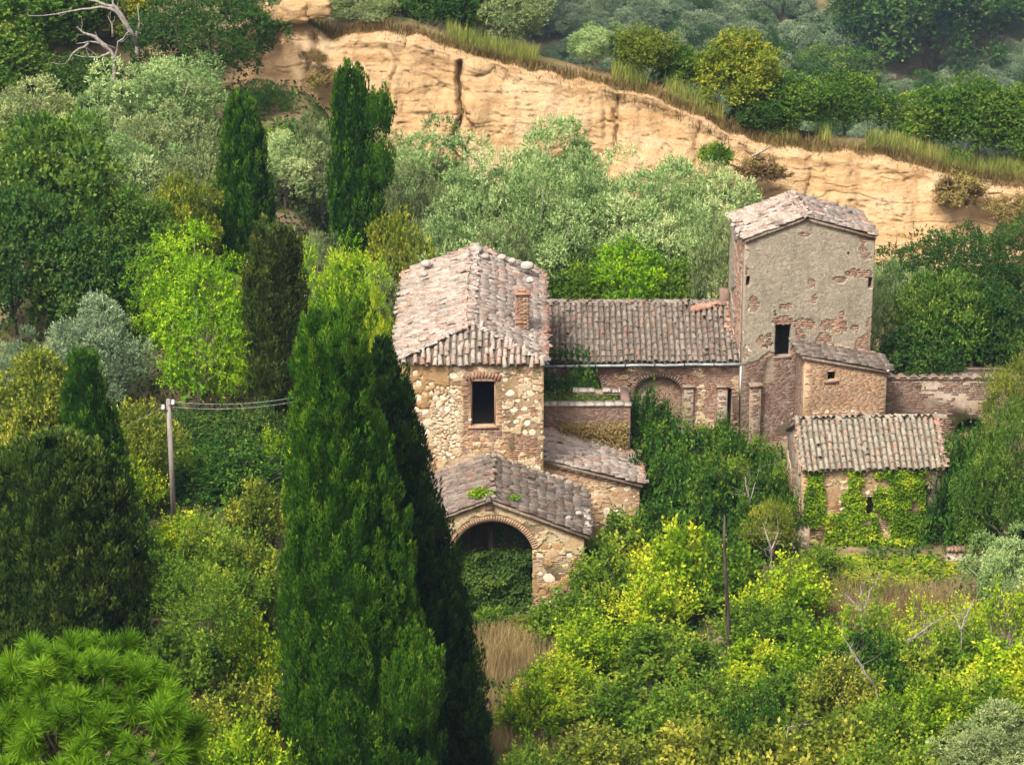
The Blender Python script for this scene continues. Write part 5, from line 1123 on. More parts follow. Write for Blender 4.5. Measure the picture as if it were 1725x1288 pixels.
# ------------------------------------------------------------------ planting plan: proto, px, top, width, depth, material, label
G_OL = 'olive trees between the farm and the cliff'
TREES = [
 # wooded slope, upper left
 ('ilex0', 345, -40, 255, 127.5, 'oak_dark', 'large dark holm oak left of the cliff top', None),
 ('ilex1', 444, 138, 92, 125.5, 'oak_dark', 'small dark holm oak under the large one beside cliff', None),
 ('oak0', 50, -60, 270, 129.5, 'oak', 'leafy oak in the top left corner', None),
 ('oak1', 185, -60, 190, 131.5, 'oak_yellow', 'olive-green oak behind the bare grey branches', None),
 ('oak2', -20, 40, 190, 126.5, 'oak', 'green oak cut by the left edge under the corner oak', None),
 ('oak1', 135, 95, 150, 125.0, 'oak_dark', 'dark leafy tree below the bare grey branches', None),
 ('olive0', 268, 98, 205, 121.5, 'olive', 'broad silvery olive below the large holm oak', G_OL),
 ('olive1', 45, 138, 170, 119.0, 'olive_grey', 'grey-green olive at the left edge of the upper slope', G_OL),
 ('olive2', 150, 172, 120, 117.5, 'olive', 'pale rounded olive between left-edge olive and broad olive', G_OL),
 ('olive0', 245, 190, 130, 116.0, 'olive_grey', 'greyish olive with pale blossom tips mid slope', G_OL),
 ('olive1', 335, 205, 130, 116.5, 'olive_grey', 'dull olive just left of the shorter slim cypress', G_OL),
 ('olive2', 222, 228, 150, 113.5, 'olive', 'soft round olive in the middle of the left slope', G_OL),
 ('olive0', 310, 262, 120, 112.6, 'olive_grey', 'faded olive left of the slim cypress, lower down', G_OL),
 ('olive1', 478, 228, 110, 117.0, 'olive', 'small olive at the foot of the cliff between the slim cypresses', G_OL),
 ('oak0', 75, 205, 230, 109.0, 'oak', 'big mid-green oak on the left slope', None),
 ('oak2', 210, 325, 160, 108.0, 'oak', 'green oak right of the big left oak', None),
 ('oak1', 305, 300, 130, 109.5, 'oak_yellow', 'yellowish oak next to the shorter slim cypress', None),
 ('oak0', 15, 330, 190, 105.5, 'oak_dark', 'dark oak at the left edge, mid height', None),
 ('oak1', 140, 392, 190, 105.0, 'oak_dark', 'shadowy oak behind the blue-grey olive', None),
 ('oak2', 250, 420, 150, 106.0, 'oak', 'deep green oak behind the lime-green robinia', None),
 ('robinia0', 322, 398, 215, 101.5, 'robinia', 'large lime-green robinia above the utility pole', None),
 ('robinia1', 410, 470, 110, 103.0, 'robinia', 'narrow robinia behind the dark slender cypress', None),
 ('robinia1', 572, 418, 150, 106.5, 'robinia', 'lime-green robinia between dark slender cypress and farmhouse', None),
 ('robinia0', 630, 500, 90, 104.5, 'shrub', 'yellow-green young tree at the farmhouse left corner', None),
 ('olive2', 540, 205, 140, 118.0, 'olive_grey', 'hazy grey olive left of the tall slim cypress', G_OL),
 ('olive0', 525, 390, 90, 109.5, 'olive_grey', 'small grey olive above the lime-green trees', G_OL),
 ('olive1', 150, 508, 175, 100.5, 'olive_blue', 'blue-grey olive above the smooth narrow cypress', None),
 ('olive2', 35, 565, 120, 99.0, 'olive_blue', 'dark blue-grey olive at the left edge', None),
 ('oak2', 60, 600, 180, 95.0, 'shrub_olive', 'yellow-olive tree behind the bushy cypress', None),
 ('oak0', 225, 690, 130, 93.5, 'shrub_olive', 'yellowish tree left of the utility pole', None),
 # olive grove behind the farm
 ('olive0', 725, 222, 190, 122.5, 'olive', 'olive under the long vertical crack of the cliff', G_OL),
 ('olive1', 680, 285, 120, 118.0, 'olive_grey', 'dim olive right behind the tall slim cypress', G_OL),
 ('olive2', 810, 290, 170, 118.5, 'olive', 'olive above the farmhouse roof peak, upper row', G_OL),
 ('olive1', 940, 212, 200, 121.5, 'olive', 'tallest olive of the grove in front of the cliff', G_OL),
 ('olive0', 900, 262, 150, 117.5, 'olive', 'olive just below the tallest one of the grove', G_OL),
 ('olive2', 1020, 290, 150, 118.5, 'olive', 'olive in the middle of the grove, upper row', G_OL),
 ('olive0', 1125, 262, 190, 121.0, 'olive', 'wide olive at the grove right top', G_OL),
 ('olive1', 1240, 300, 170, 119.5, 'olive', 'olive left behind the tower roof', G_OL),
 ('olive2', 760, 365, 190, 113.5, 'olive', 'olive above the farmhouse roof left half', G_OL),
 ('olive1', 845, 385, 120, 112.5, 'olive_grey', 'olive right behind the farmhouse roof peak', G_OL),
 ('olive0', 935, 330, 170, 117.2, 'olive', 'olive in the second row behind the farmhouse', G_OL),
 ('olive1', 1060, 335, 170, 117.4, 'olive', 'olive in the second row behind the wing', G_OL),
 ('olive2', 1165, 330, 150, 117.2, 'olive', 'olive in the second row beside the tower', G_OL),
 ('olive0', 1225, 372, 130, 113.8, 'olive_grey', 'shaded olive touching the tower left wall', G_OL),
 ('oak1', 1050, 412, 170, 115.7, 'robinia', 'bright green bush above the wing roof ridge', None),
 ('oak2', 960, 438, 140, 115.6, 'shrub_green', 'green bush between farmhouse roof and wing ridge', None),
 ('oak0', 1135, 440, 130, 115.6, 'shrub_green', 'deeper green bush above the wing roof, nearer the tower', None),
 ('oak2', 1195, 470, 90, 115.4, 'oak_dark', 'dark bush in the corner of wing and tower', None),
 ('oak0', 660, 370, 110, 112.0, 'oak_yellow', 'yellow-green tree at the foot of the tall slim cypress', None),
 ('olive0', 640, 440, 120, 110.5, 'olive_grey', 'grey olive behind the farmhouse left eave', None),
 # right of the tower
 ('olive2', 1512, 442, 110, 113.0, 'olive', 'silvery olive right of the tower', None),
 ('oak0', 1580, 470, 150, 111.8, 'oak', 'grey-green oak above the garden wall', None),
 ('oak1', 1665, 480, 150, 112.2, 'oak_dark', 'dark oak at the right above the garden wall', None),
 ('oak2', 1560, 545, 140, 110.5, 'oak_dark', 'low dark bush directly behind the garden wall', None),
 ('ilex0', 1610, 385, 210, 120.0, 'oak_dark', 'dark spreading holm oak below the right end of the cliff', None),
 ('ilex1', 1725, 365, 160, 121.0, 'oak_dark', 'dark holm oak cut by the right edge', None),
 ('wispy0', 1705, 600, 110, 104.5, 'shrub_olive', 'yellowish tree at the end of the garden wall', None),
 ('ilex1', 1705, 690, 170, 98.5, 'oak', 'rounded grey-green shrub tree at the right edge', None),
 ('bramble0', 1640, 742, 160, 101.5, 'bramble', 'dark ivy thicket right of the outbuilding', None),
 ('olive0', 1705, 905, 130, 93.5, 'olive', 'grey-green olive shoot cut by the right edge low down', None),
 ('olive1', 1690, 1212, 210, 76.5, 'olive_grey', 'dim olive top in the lower right corner', None),
 # cliff top
 ('olive1', 605, -10, 120, 132.0, 'olive_grey', 'round grey olive right of the boulders on cliff top', None),
 ('oak2', 690, -60, 150, 136.0, 'oak_dark', 'dark tree at the top edge above the cliff', None),
 ('oak1', 760, -50, 150, 134.0, 'oak_dark', 'shaded oak on the cliff top, second from boulders', None),
 ('olive2', 850, -30, 150, 134.5, 'olive_grey', 'grey-green olive above the cliff crack', None),
 ('olive0', 1003, 45, 95, 133.0, 'olive', 'lone round olive on the sloping cliff top', None),
 ('oak0', 1082, 52, 110, 132.6, 'shrub_olive', 'brownish-green round bush beside the lone olive on cliff', None),
 ('oak1', 1150, 82, 100, 133.5, 'oak', 'dark green bush between brownish bush and tall oak', None),
 ('oak2', 1243, 55, 150, 132.5, 'oak_yellow', 'tall rounded oak on the lower cliff top', None),
 ('oak0', 1330, 130, 150, 132.3, 'oak', 'green oak right of the tall rounded oak on cliff', None),
 ('oak1', 1425, 125, 130, 133.5, 'oak', 'green oak with yellowing top on the cliff', None),
 ('oak2', 1290, 150, 110, 131.6, 'oak_dark', 'dark undergrowth tree below the tall rounded oak', None),
 ('oak1', 1560, 155, 150, 133.5, 'oak', 'leafy green oak leading the right-hand clump on cliff', None),
 ('oak0', 1650, 140, 160, 133.0, 'oak', 'middle green oak of the right-hand cliff clump', None),
 ('oak2', 1730, 150, 140, 132.5, 'oak', 'edge oak of the right-hand cliff clump', None),
 # left thickets
 ('wispy0', 335, 948, 190, 79.5, 'shrub_green', 'slender dull green tree with thin trunk left of tallest cypress', None),
 ('wispy1', 1228, 775, 90, 101.8, 'shrub_olive', 'thin yellowish sapling in the courtyard', None),
 ('wispy0', 1300, 840, 90, 99.0, 'shrub_olive', 'pale twiggy sapling left of the outbuilding', None),
]
for a in TREES: plant(a[0], a[1], a[2], a[3], a[4], a[6], a[5], 'olive tree' if a[0].startswith('olive') else 'tree', 'olive_tree' if a[0].startswith('olive') else ('holm_oak' if a[0].startswith('ilex') else 'tree'), a[7])
SHRUBS = [
 ('shrub0', 425, 1040, 130, 77.5, 'shrub', 'yellow-green shrub tucked against the tallest cypress base'),
 ('shrub1', 410, 1160, 140, 75.0, 'shrub_olive', 'dull yellow shrub between pine and tallest cypress'),
 ('shrub2', 225, 770, 100, 90.5, 'shrub', 'yellowish shrub at the foot of the smooth cypress'),
 ('shrub3', 305, 872, 100, 89.0, 'shrub', 'bright shrub hiding the base of the utility pole'),
 ('shrub0', 350, 870, 100, 88.0, 'shrub_green', 'green shrub right of the utility pole'),
 ('shrub1', 435, 815, 100, 89.5, 'shrub_olive', 'pale green shrub left of the tallest cypress, mid height'),
 ('shrub2', 455, 730, 80, 92.5, 'shrub', 'yellow shrub tip under the dark slender cypress'),
 ('bramble0', 390, 760, 200, 95.0, 'bramble', 'dark ivy mound behind the utility pole'),
 ('bramble1', 330, 750, 150, 97.5, 'bramble', 'shadowy bramble bank under the robinia'),
 ('shrub3', 270, 940, 110, 84.5, 'shrub_green', 'leafy shrub between bushy cypress and slender tree'),
 ('shrub0', 400, 900, 140, 85.0, 'shrub_green', 'large green shrub behind the slender tree'),
 ('shrub1', 300, 1060, 130, 77.0, 'shrub_green', 'green shrub under the slender tree trunk'),
 ('bramble1', 60, 690, 150, 91.5, 'shrub_olive', 'yellow-olive bramble left of the smooth cypress'),
 ('bramble0', 215, 880, 120, 86.5, 'bramble', 'dark bramble right beside the bushy cypress'),
 ('shrub2', 440, 960, 90, 82.0, 'shrub_green', 'dark green shrub in the shade of tallest cypress'),
 ('shrub3', 330, 1180, 120, 72.5, 'shrub_olive', 'faded shrub just above the pine crown'),
 ('shrub0', 420, 1225, 150, 70.5, 'shrub', 'yellow shrub at the bottom edge right of the pine'),
 ('bramble0', 350, 705, 160, 99.5, 'oak_dark', 'dark leafy bank behind the pole top'),
 ('bramble1', 440, 690, 130, 98.5, 'oak_dark', 'dark growth below the dark slender cypress'),
 ('bramble1', 300, 700, 120, 98.8, 'oak_dark', 'deep shaded bush at the robinia foot'),
 # courtyard
 ('bramble0', 1085, 668, 120, 106.2, 'bramble', 'bramble mound against the wing arches'),
 ('bramble1', 1215, 716, 120, 105.0, 'bramble', 'climbing shrub under the white downpipe'),
 ('bramble0', 1130, 722, 190, 104.0, 'bramble', 'dense bramble in the middle of the courtyard'),
 ('bramble1', 1250, 745, 150, 103.0, 'bramble', 'bramble bank left of the outbuilding gable'),
 ('bramble0', 1115, 770, 170, 101.5, 'bramble', 'bramble mound right of the lean-to wall'),
 ('bramble1', 1210, 790, 170, 100.5, 'bramble', 'low bramble at the front of the courtyard'),
 ('bramble1', 1290, 800, 120, 100.2, 'bramble', 'deep green thicket below the outbuilding gable'),
 ('shrub2', 1243, 668, 44, 107.0, 'shrub_green', 'bright climber at the foot of the downpipe'),
 ('bramble0', 980, 640, 120, 106.2, 'bramble', 'ivy mound behind the roofless room'),
 ('shrub1', 1040, 880, 140, 97.5, 'shrub_green', 'green shrub under the lean-to wall corner'),
 ('shrub3', 1110, 860, 120, 98.5, 'bramble', 'dark shrub in front of the courtyard brambles'),
 # in front of the farm
 ('shrub0', 1020, 935, 130, 94.5, 'shrub_green', 'leafy shrub right of the porch pier'),
 ('shrub1', 1150, 890, 150, 95.5, 'shrub', 'yellow-green shrub above the burnt trunk'),
 ('shrub2', 1100, 960, 140, 93.0, 'shrub', 'sunlit yellow shrub between porch and burnt trunk'),
 ('shrub3', 950, 1000, 110, 92.5, 'shrub_green', 'low green shrub at the foot of the porch pier'),
 ('shrub0', 1010, 1040, 150, 89.0, 'shrub', 'yellow shrub below the porch pier'),
 ('shrub1', 1120, 1060, 150, 88.0, 'shrub_green', 'bushy green shrub left of the burnt trunk foot'),
 ('shrub2', 945, 1110, 150, 85.0, 'shrub', 'bright yellow-green shrub beside the dry grass path'),
 ('shrub3', 900, 1165, 110, 82.5, 'shrub', 'small lemon-green shrub at the edge of the dry grass'),
 ('shrub1', 1040, 1150, 150, 83.0, 'shrub_green', 'broad green shrub in the lower middle thicket'),
 ('shrub0', 1190, 1140, 150, 82.5, 'shrub_green', 'green shrub under the burnt trunk'),
 ('shrub3', 1130, 1170, 140, 80.5, 'shrub_green', 'green shrub leading the lower middle thicket'),
 ('shrub2', 1010, 1230, 180, 76.5, 'shrub_olive', 'grassy yellow shrub at the bottom edge centre'),
 ('shrub1', 1180, 1220, 170, 76.0, 'shrub_olive', 'dull shrub at the bottom edge below the burnt trunk'),
 ('shrub0', 900, 1255, 120, 74.5, 'shrub_green', 'dark low shrub at the bottom edge beside the dry grass'),
 ('shrub3', 1220, 920, 130, 95.0, 'shrub_green', 'green shrub right of the burnt trunk top'),
 ('shrub2', 1330, 950, 150, 92.5, 'shrub', 'lime shrub below the pale rubble stump'),
 ('shrub0', 1290, 1010, 150, 90.0, 'shrub_green', 'green shrub mid slope right of the burnt trunk'),
 ('shrub1', 1275, 1085, 110, 87.5, 'shrub', 'yellowing shrub touching the burnt trunk on its right'),
 ('shrub3', 1370, 1060, 140, 86.5, 'shrub', 'bright lime shrub left of the dry grass patch'),
 ('shrub2', 1340, 1130, 150, 83.5, 'shrub_green', 'green shrub in the lower right thicket'),
 ('bramble1', 1480, 1075, 190, 85.0, 'bramble', 'dark bramble mound in the lower right thicket'),
 ('shrub0', 1420, 1120, 140, 82.5, 'shrub_olive', 'dull green shrub before the dark bramble mound'),
 ('shrub1', 1570, 1080, 130, 84.5, 'shrub_green', 'green shrub right of the dark bramble mound'),
 ('shrub2', 1640, 1060, 130, 86.5, 'shrub_green', 'green shrub below the broken garden wall'),
 ('shrub3', 1690, 1090, 150, 84.0, 'shrub', 'yellow shrub at the right edge low down'),
 ('shrub0', 1560, 1160, 160, 80.0, 'shrub', 'bright yellow-green shrub in the lower right corner area'),
 ('shrub1', 1660, 1150, 150, 80.5, 'shrub_green', 'deep green shrub near the right edge low down'),
 ('shrub2', 1480, 1190, 160, 78.0, 'shrub_green', 'green shrub low right of centre'),
 ('shrub3', 1380, 1210, 170, 77.0, 'shrub_olive', 'olive-green shrub at the bottom edge right of centre'),
 ('bramble0', 1270, 1180, 150, 79.5, 'bramble', 'dark bramble in the lower thicket right of the burnt trunk'),
 ('shrub1', 1290, 1245, 160, 74.5, 'shrub_olive', 'faded shrub at the bottom edge under the dark bramble'),
 ('shrub0', 1500, 1250, 180, 73.5, 'shrub_green', 'dark green shrub at the bottom edge near the right corner'),
 ('sparse', 1470, 1000, 110, 88.5, 'shrub', 'spindly lime sapling in front of the dry grass patch'),
 ('sparse', 1560, 1010, 100, 88.0, 'shrub', 'second spindly sapling nearer the broken garden wall'),
 ('sparse', 1690, 985, 120, 89.0, 'shrub', 'sparse lime bush left of the low grey olive'),
 ('sparse', 1620, 1010, 90, 88.6, 'shrub', 'thin pale sapling under the broken garden wall'),
 ('bramble1', 1440, 958, 160, 98.2, 'ivy', 'ivy and bramble heap at the outbuilding foot, left half'),
 ('bramble0', 1545, 952, 140, 98.2, 'ivy', 'ivy and bramble heap at the outbuilding foot, right half'),
 ('shrub2', 1380, 920, 80, 98.2, 'shrub_green', 'green shrub at the outbuilding left corner'),
 ('bramble1', 1610, 850, 120, 101.8, 'bramble', 'dark bushy growth at the outbuilding right corner'),
 ('bramble0', 1700, 830, 150, 100.5, 'bramble', 'dark undergrowth below the rounded grey-green shrub tree'),
 ('shrub1', 830, 1030, 90, 94.2, 'shrub_green', 'weedy shrub at the mouth of the porch arch'),
 ('shrub3', 905, 1040, 90, 93.0, 'shrub_olive', 'weedy shrub hiding the porch pier base'),
 ('shrub0', 1500, 675, 45, 105.8, 'shrub', 'small bright weed at the annex right corner'),
]
for a in SHRUBS: plant(a[0], a[1], a[2], a[3], a[4], a[6], a[5], 'shrub', 'bramble' if a[0].startswith('bramble') else 'shrub')
# shrubs clinging to the cliff and its foot
for px, py, w, Y, mt, lb in ((1203, 245, 48, 127.4, 'shrub_green', 'small green bush clinging to the middle of the cliff'), (462, 222, 90, 121.5, 'bramble', 'dark mounded bush at the cliff foot beside the small holm oak'), (527, 85, 36, 128.0, 'dead_ivy', 'brown tuft on the upper left cliff'), (1380, 370, 40, 127.2, 'shrub_green', 'little tuft on the cliff above the tower roof'), (548, 118, 50, 127.6, 'dead_ivy', 'withered scrub on the upper left cliff below the brown tuft'), (1285, 270, 60, 127.6, 'dead_ivy', 'withered scrub under the fallen branch on the cliff'), (1620, 300, 70, 128.5, 'dead_ivy', 'withered scrub on the right part of the cliff'), (1700, 330, 60, 128.2, 'dead_ivy', 'brown scrub at the right end of the cliff')):
    p = PROTO[('shrub1', 'shrub3', 'shrub0')[px % 3]]; c = at(px, py, Y); s = w/ (FOC/ (Y/math.cos(PITCH)))/p.w*1.1
    e = empty('bush', (c.x, Y - 0.2, c.z - s*p.h), lb, 'bush'); e.scale = (s*1.25, s, s*.8); e.location.z += .3*s*p.h; e.rotation_euler = (0.25, 0, px*0.1)
    o = link('crown', p.crown, M[mt]); o.parent = e
# far hillside
G_F = 'hazy olive trees on the far hillside'; rgf = random.Random(9); k = 0
for row, (py, x0, x1, st) in enumerate(((-20, 870, 1480, 36), (4, 890, 1460, 36), (27, 900, 1450, 36), (50, 915, 1440, 37), (73, 925, 1440, 37), (96, 930, 1440, 38), (120, 960, 1460, 39), (145, 1070, 1700, 40), (170, 1180, 1760, 41), (195, 1280, 1760, 42), (220, 1330, 1760, 43), (120, 1620, 1760, 38), (75, 1690, 1770, 38))):
    px = x0
    while px < x1:
        if not (1330 < px < 1420 and row in (1, 2) and rgf.random() < .6) and rgf.random() > .06:
            b = ground_hit(px + rgf.uniform(-14, 14), py + 46 + rgf.uniform(-9, 9), 330, 800); p = PROTO[f'olive{k % 3}']; s = rgf.uniform(3.8, 6.0)/p.w
            e = empty('olive_tree', (b.x, b.y, b.z - .1), 'bluish rounded olive tree on the far hazy hillside', 'olive tree', G_F); e.scale = (s, s, s*rgf.uniform(.85, 1.1)); e.rotation_euler = (0, 0, rgf.uniform(0, 6))
            for nm, me, mt in (('crown', p.crown, M['olive_blue' if k % 4 else 'oak_dark']), ('trunk', p.trunk, M['bark'])):
                o = link(nm, me, mt); o.parent = e
            k += 1
        px += st*rgf.uniform(.75, 1.25)
for px, pb, wm, hm, pr, mt, lb in ((1560, 125, 11.5, 9.5, 'oak0', 'oak_dark', 'huge dark tree on the far hillside'), (1445, 105, 6, 6, 'oak1', 'oak_dark', 'dark tree left of the huge one on the far hillside'), (1690, 60, 7, 6, 'oak2', 'oak_dark', 'dark tree at the top right corner on far hillside'), (1430, 165, 5, 4, 'oak1', 'oak', 'green tree below the huge dark one on the far hillside'), (1380, 145, 4, 3.2, 'oak2', 'oak', 'small green bush in the middle of the far hillside')):
    wm *= 1.6; hm *= 1.6; b = ground_hit(px, pb, 330, 800); p = PROTO[pr]; e = empty('tree', (b.x, b.y, b.z - .2), lb, 'tree'); e.scale = (wm/p.w, wm/p.w, hm/p.h); e.rotation_euler = (0, 0, px)
    for nm, me, mt2 in (('crown', p.crown, M[mt]), ('trunk', p.trunk, M['bark'])):
        o = link(nm, me, mt2); o.parent = e
for i, (px, py) in enumerate(((1678, 85), (1695, 100), (1713, 112), (1640, 100), (1570, 118), (1660, 68))):
    b = ground_hit(px, py, 330, 800); mb = MB(); mb.tube([(0, 0, -.2), (0.03, 0, 2.3)], .07, 5); o = mb.build('vineyard_stake', M['pale_bark']); o.location = b
    tag(o, 'pale vineyard stake on the far hillside', 'stake', 'vineyard stakes')

# ---- boulders on the cliff top
for i, (px, py, w, h, lb) in enumerate(((535, 12, 44, 34, 'rounded sandstone boulder at the right of the cliff-top rocks'), (497, 18, 50, 38, 'blocky sandstone boulder beside the rounded one on the cliff top'), (462, 25, 44, 26, 'low sandstone slab left of the cliff-top boulders'))):
    c = at(px, py, 129.2); r = w/39/2; n, m = 40, 28; V = []
    for j in range(m+1):
        th = math.pi*j/m
        for q in range(n):
            a = 2*math.pi*q/n; d = np.array([math.sin(th)*math.cos(a), math.sin(th)*math.sin(a), math.cos(th)]); d = np.sign(d)*np.abs(d)**0.6
            V.append(d*(0.72 + 0.35*float(fbm((d + i*5)[None], 1.2, 2)[0]) + 0.35*float(fbm((d*np.array([1, 1, 3]) + i*9)[None], 2.6, 3)[0]))*np.array([r, r*.9, h/w*r]))
    mb = MB(); mb.add(V, [(j*n+q, (j+1)*n+q, (j+1)*n+(q+1) % n, j*n+(q+1) % n) for j in range(m) for q in range(n)])
    o = mb.build('boulder', M['cliff']); o.location = c; tag(o, lb, 'boulder')

# ---- bare dead tree, burnt trunk, bare branches
def bare_tree(name, root, tips, r0, mat, label, cat, seed, twigs=3):
    rg = np.random.default_rng(seed); mb = MB()
    for chain in tips:
        pts = [np.array(p) for p in chain]; n = len(pts); P = []
        for a, b in zip(pts[:-1], pts[1:]):
            for t in np.linspace(0, 1, 4)[:-1]: P.append(a + (b - a)*t + rg.normal(0, .03, 3)*np.linalg.norm(b - a))
        P.append(pts[-1]); P = np.array(P); rr = np.linspace(chain_r(chain, r0), r0*.12, len(P)); mb.tube(P, rr, 6)
        for _ in range(twigs):
            k = rg.integers(len(P)//3, len(P)); d = rg.normal(size=3); d[2] = abs(d[2])*.6; d /= np.linalg.norm(d); l = rg.uniform(.25, .8)
            mb.tube([P[k], P[k] + d*l*.5 + rg.normal(0, .04, 3), P[k] + d*l], [r0*.18, r0*.12, r0*.06], 4)
    e = empty(name, tuple(root), label, cat); o = mb.build('branches' if cat == 'dead tree' else 'stem', mat, e, True); return e
def chain_r(c, r0): return r0*(1.0 if len(c) > 3 else 0.55)
Yd = 124.2
A = lambda x, y, d=0.0: tuple(at(x, y, Yd + d))
r_ = A(195, 150); r_ = (r_[0], r_[1], tz(r_[0], r_[1]))
bare_tree('dead_tree', r_, [[r_, A(192, 115), A(190, 90), A(178, 75), A(150, 70), A(128, 74)], [A(192, 108), A(200, 70, -.3), A(222, 50, -.4)], [A(230, 75, .3), A(215, 45), A(195, 18), A(170, 10), A(120, 18), A(48, 27)], [A(226, 60), A(190, 10), A(150, 0), A(140, -20)], [A(226, 60), A(205, 25), A(190, 5), A(186, -15)], [A(185, 85), A(160, 62), A(140, 55), A(128, 45)], [A(186, 88), A(165, 98), A(125, 92)], [A(150, 72), A(125, 90), A(110, 108)], [A(190, 60), A(188, 40), A(182, 28)], r_ and [A(232, 95, .3), A(228, 70, .3), A(235, 40, .2), A(232, 10, .2)]], .11, M['grey_wood'], 'bare grey dead tree with crooked branches, upper left', 'dead tree', 1)
Yb = 89.5; b0 = at(1230, 1150, Yb); b0 = Vector((b0.x, Yb, tz(b0.x, Yb)))
mb = MB(); pts = [b0 - Vector((0, 0, .2))] + [at(x, y, Yb) for x, y in ((1229, 1135), (1228, 1080), (1225, 1020), (1222, 960), (1220, 910), (1221, 868))]
mb.tube([tuple(p) for p in pts], [.12, .11, .09, .075, .065, .05, .025], 8); e = empty('burnt_trunk', tuple(b0), 'slender burnt tree trunk standing among yellow shrubs', 'dead trunk'); mb.build('stem', M['char'], e, True)
for i, (rx, ry, Y, tips, lb, mt) in enumerate(((1302, 960, 97.0, ((1300, 925), (1293, 905), (1312, 890), (1285, 880)), 'pale forked bare sapling left of the outbuilding', 'pale_bark'), (1460, 1095, 88.0, ((1452, 1030), (1450, 985), (1485, 960), (1425, 1000)), 'bare grey forked stem before the dry grass patch', 'grey_wood'), (1545, 1130, 85.0, ((1530, 1080), (1570, 1060), (1610, 1020)), 'bare arching stems left of the right-edge shrubs', 'grey_wood'), (1500, 1190, 80.0, ((1470, 1150), (1430, 1090), (1415, 1060)), 'long leaning bare branch in the lower right thicket', 'grey_wood'), (1300, 1240, 77.0, ((1330, 1225), (1380, 1215)), 'fallen grey branch near the bottom edge', 'grey_wood'), (1265, 890, 100.0, ((1262, 850), (1255, 800), (1280, 785)), 'thin grey bare trunk in the courtyard', 'grey_wood'), (1625, 1110, 85.5, ((1618, 1060), (1640, 1010), (1605, 1030)), 'pale twiggy stems below the broken garden wall', 'pale_bark'))):
    q = at(rx, ry, Y); root = (q.x, Y, min(q.z, tz(q.x, Y))); ch = [[root] + [tuple(at(tips[0][0], tips[0][1], Y))] + [tuple(at(tips[1][0], tips[1][1], Y)) for _ in (0,)]]
    for k in range(1, len(tips)): ch.append([tuple(at(tips[0][0], tips[0][1], Y)), tuple((at(tips[0][0], tips[0][1], Y) + at(*tips[k], Y + .3))*.5), tuple(at(*tips[k], Y + .5))])
    bare_tree('bare_sapling', root, ch, .05, M[mt], lb, 'sapling', 20 + i, 4)
q = at(1285, 252, 128.0); mb = MB(); mb.tube([tuple(at(1266, 264, 127.2)), tuple(at(1282, 255, 127.3)), tuple(at(1298, 247, 127.5))], [.05, .06, .04], 7)
tag(mb.build('fallen_branch', M['pale_bark'], None, True), 'pale fallen branch lying on the cliff edge', 'branch')

# ---- utility pole and wires
def pole():
    Y = 92.0; t = at(283.5, 672, Y); zg = tz(t.x, Y); e = empty('utility_pole', (t.x, Y, zg), 'weathered wooden utility pole with white insulators', 'utility pole')
    mb = MB(); mb.tube([(t.x + .03, Y, zg - .5), (t.x, Y, t.z)], [.095, .072], 12); mb.build('pole', M['grey_wood'], e, True)
    for dx, dz in ((.16, -.13), (-.16, -.30)):
        b = MB(); b.tube([(t.x, Y - .05, t.z + dz - .06), (t.x + dx*.8, Y - .1, t.z + dz - .06), (t.x + dx, Y - .1, t.z + dz)], .018, 6); b.build('bracket', M['iron'], e, True)
        b = MB(); b.tube([(t.x + dx, Y - .1, t.z + dz - .02), (t.x + dx, Y - .1, t.z + dz + .05), (t.x + dx, Y - .1, t.z + dz + .07), (t.x + dx, Y - .1, t.z + dz + .14)], [.05, .06, .04, .045], 10); b.build('insulator', M['white'], e, True)
    for (dz, dx), far, sag, lb in (((-.05, .16), at(560, 655, 88.0), .25, 'upper overhead wire running right from the utility pole'), ((-.22, .1), at(560, 662, 88.0), .25, 'lower overhead wire running right from the utility pole'), ((-.22, -.16), at(60, 745, 97.0), .35, 'overhead wire running left from the utility pole')):
        A_, B_ = Vector((t.x + dx, Y - .1, t.z + dz)), far; b = MB()
        b.tube([tuple(A_.lerp(B_, s) - Vector((0, 0, sag*4*s*(1 - s)))) for s in np.linspace(0, 1, 24)], .0075, 5); tag(b.build('overhead_wire', M['zinc'], None, True), lb, 'wire')
pole()

# ------------------------------------------------------------------ climbing ivy
def ivy(name, pts_fn, n, L, mat, label, seed, nrm, cat='ivy', tone=(.2, .8)):
    rg = np.random.default_rng(seed); P, Tn = pts_fn(rg, n); m = len(P); nv = np.array(nrm)
    N = unit(nv + rg.normal(size=(m, 3))*.45 + np.array([0, 0, .25])); D = unit(np.array([0, 0, -.7]) + rg.normal(size=(m, 3))*.6 + nv*.35)
    V = leaves(P, D, N, L*rg.uniform(.7, 1.3, m), L*.85*rg.uniform(.7, 1.2, m)); o = link(name, mesh_np(name, V, quads(m), np.clip(Tn, 0, 1)), M[mat]); return tag(o, label, cat)
def on_wall(fr, region, depth=.14, thr=.5, sc=2.0, sd=0):
    def f(rg, n):
        u0, u1, v0, v1 = region; P = []; T = []
        u = rg.uniform(u0, u1, n); v = rg.uniform(v0, v1, n); nz = fbm(np.stack([u, v, u*0 + sd], -1), sc, 3)
        fu = np.minimum(u - u0, u1 - u)/(u1 - u0)*2; k = nz + .28*np.clip(fu, 0, 1) > thr
        u, v, nz = u[k], v[k], nz[k]; q = rg.random(len(u))**1.5*depth*(0.4 + nz)
        P = np.array(fr.O)[None] + np.outer(u, fr.U) + np.outer(v, (0, 0, 1)) + np.outer(q + .02, fr.N)
        return P, .45 + (fbm(np.stack([u, v, u*0 + sd + 5], -1), 3.5, 3) - .5)*1.5 + rg.normal(0, .12, len(u))
    return f
def reg(x0, x1, y0, y1): return OF.rect(1280 + x0/2.863, 1280 + x1/2.863, 560 + y0/2.863, 560 + y1/2.863)
nv = tuple(OF.N)
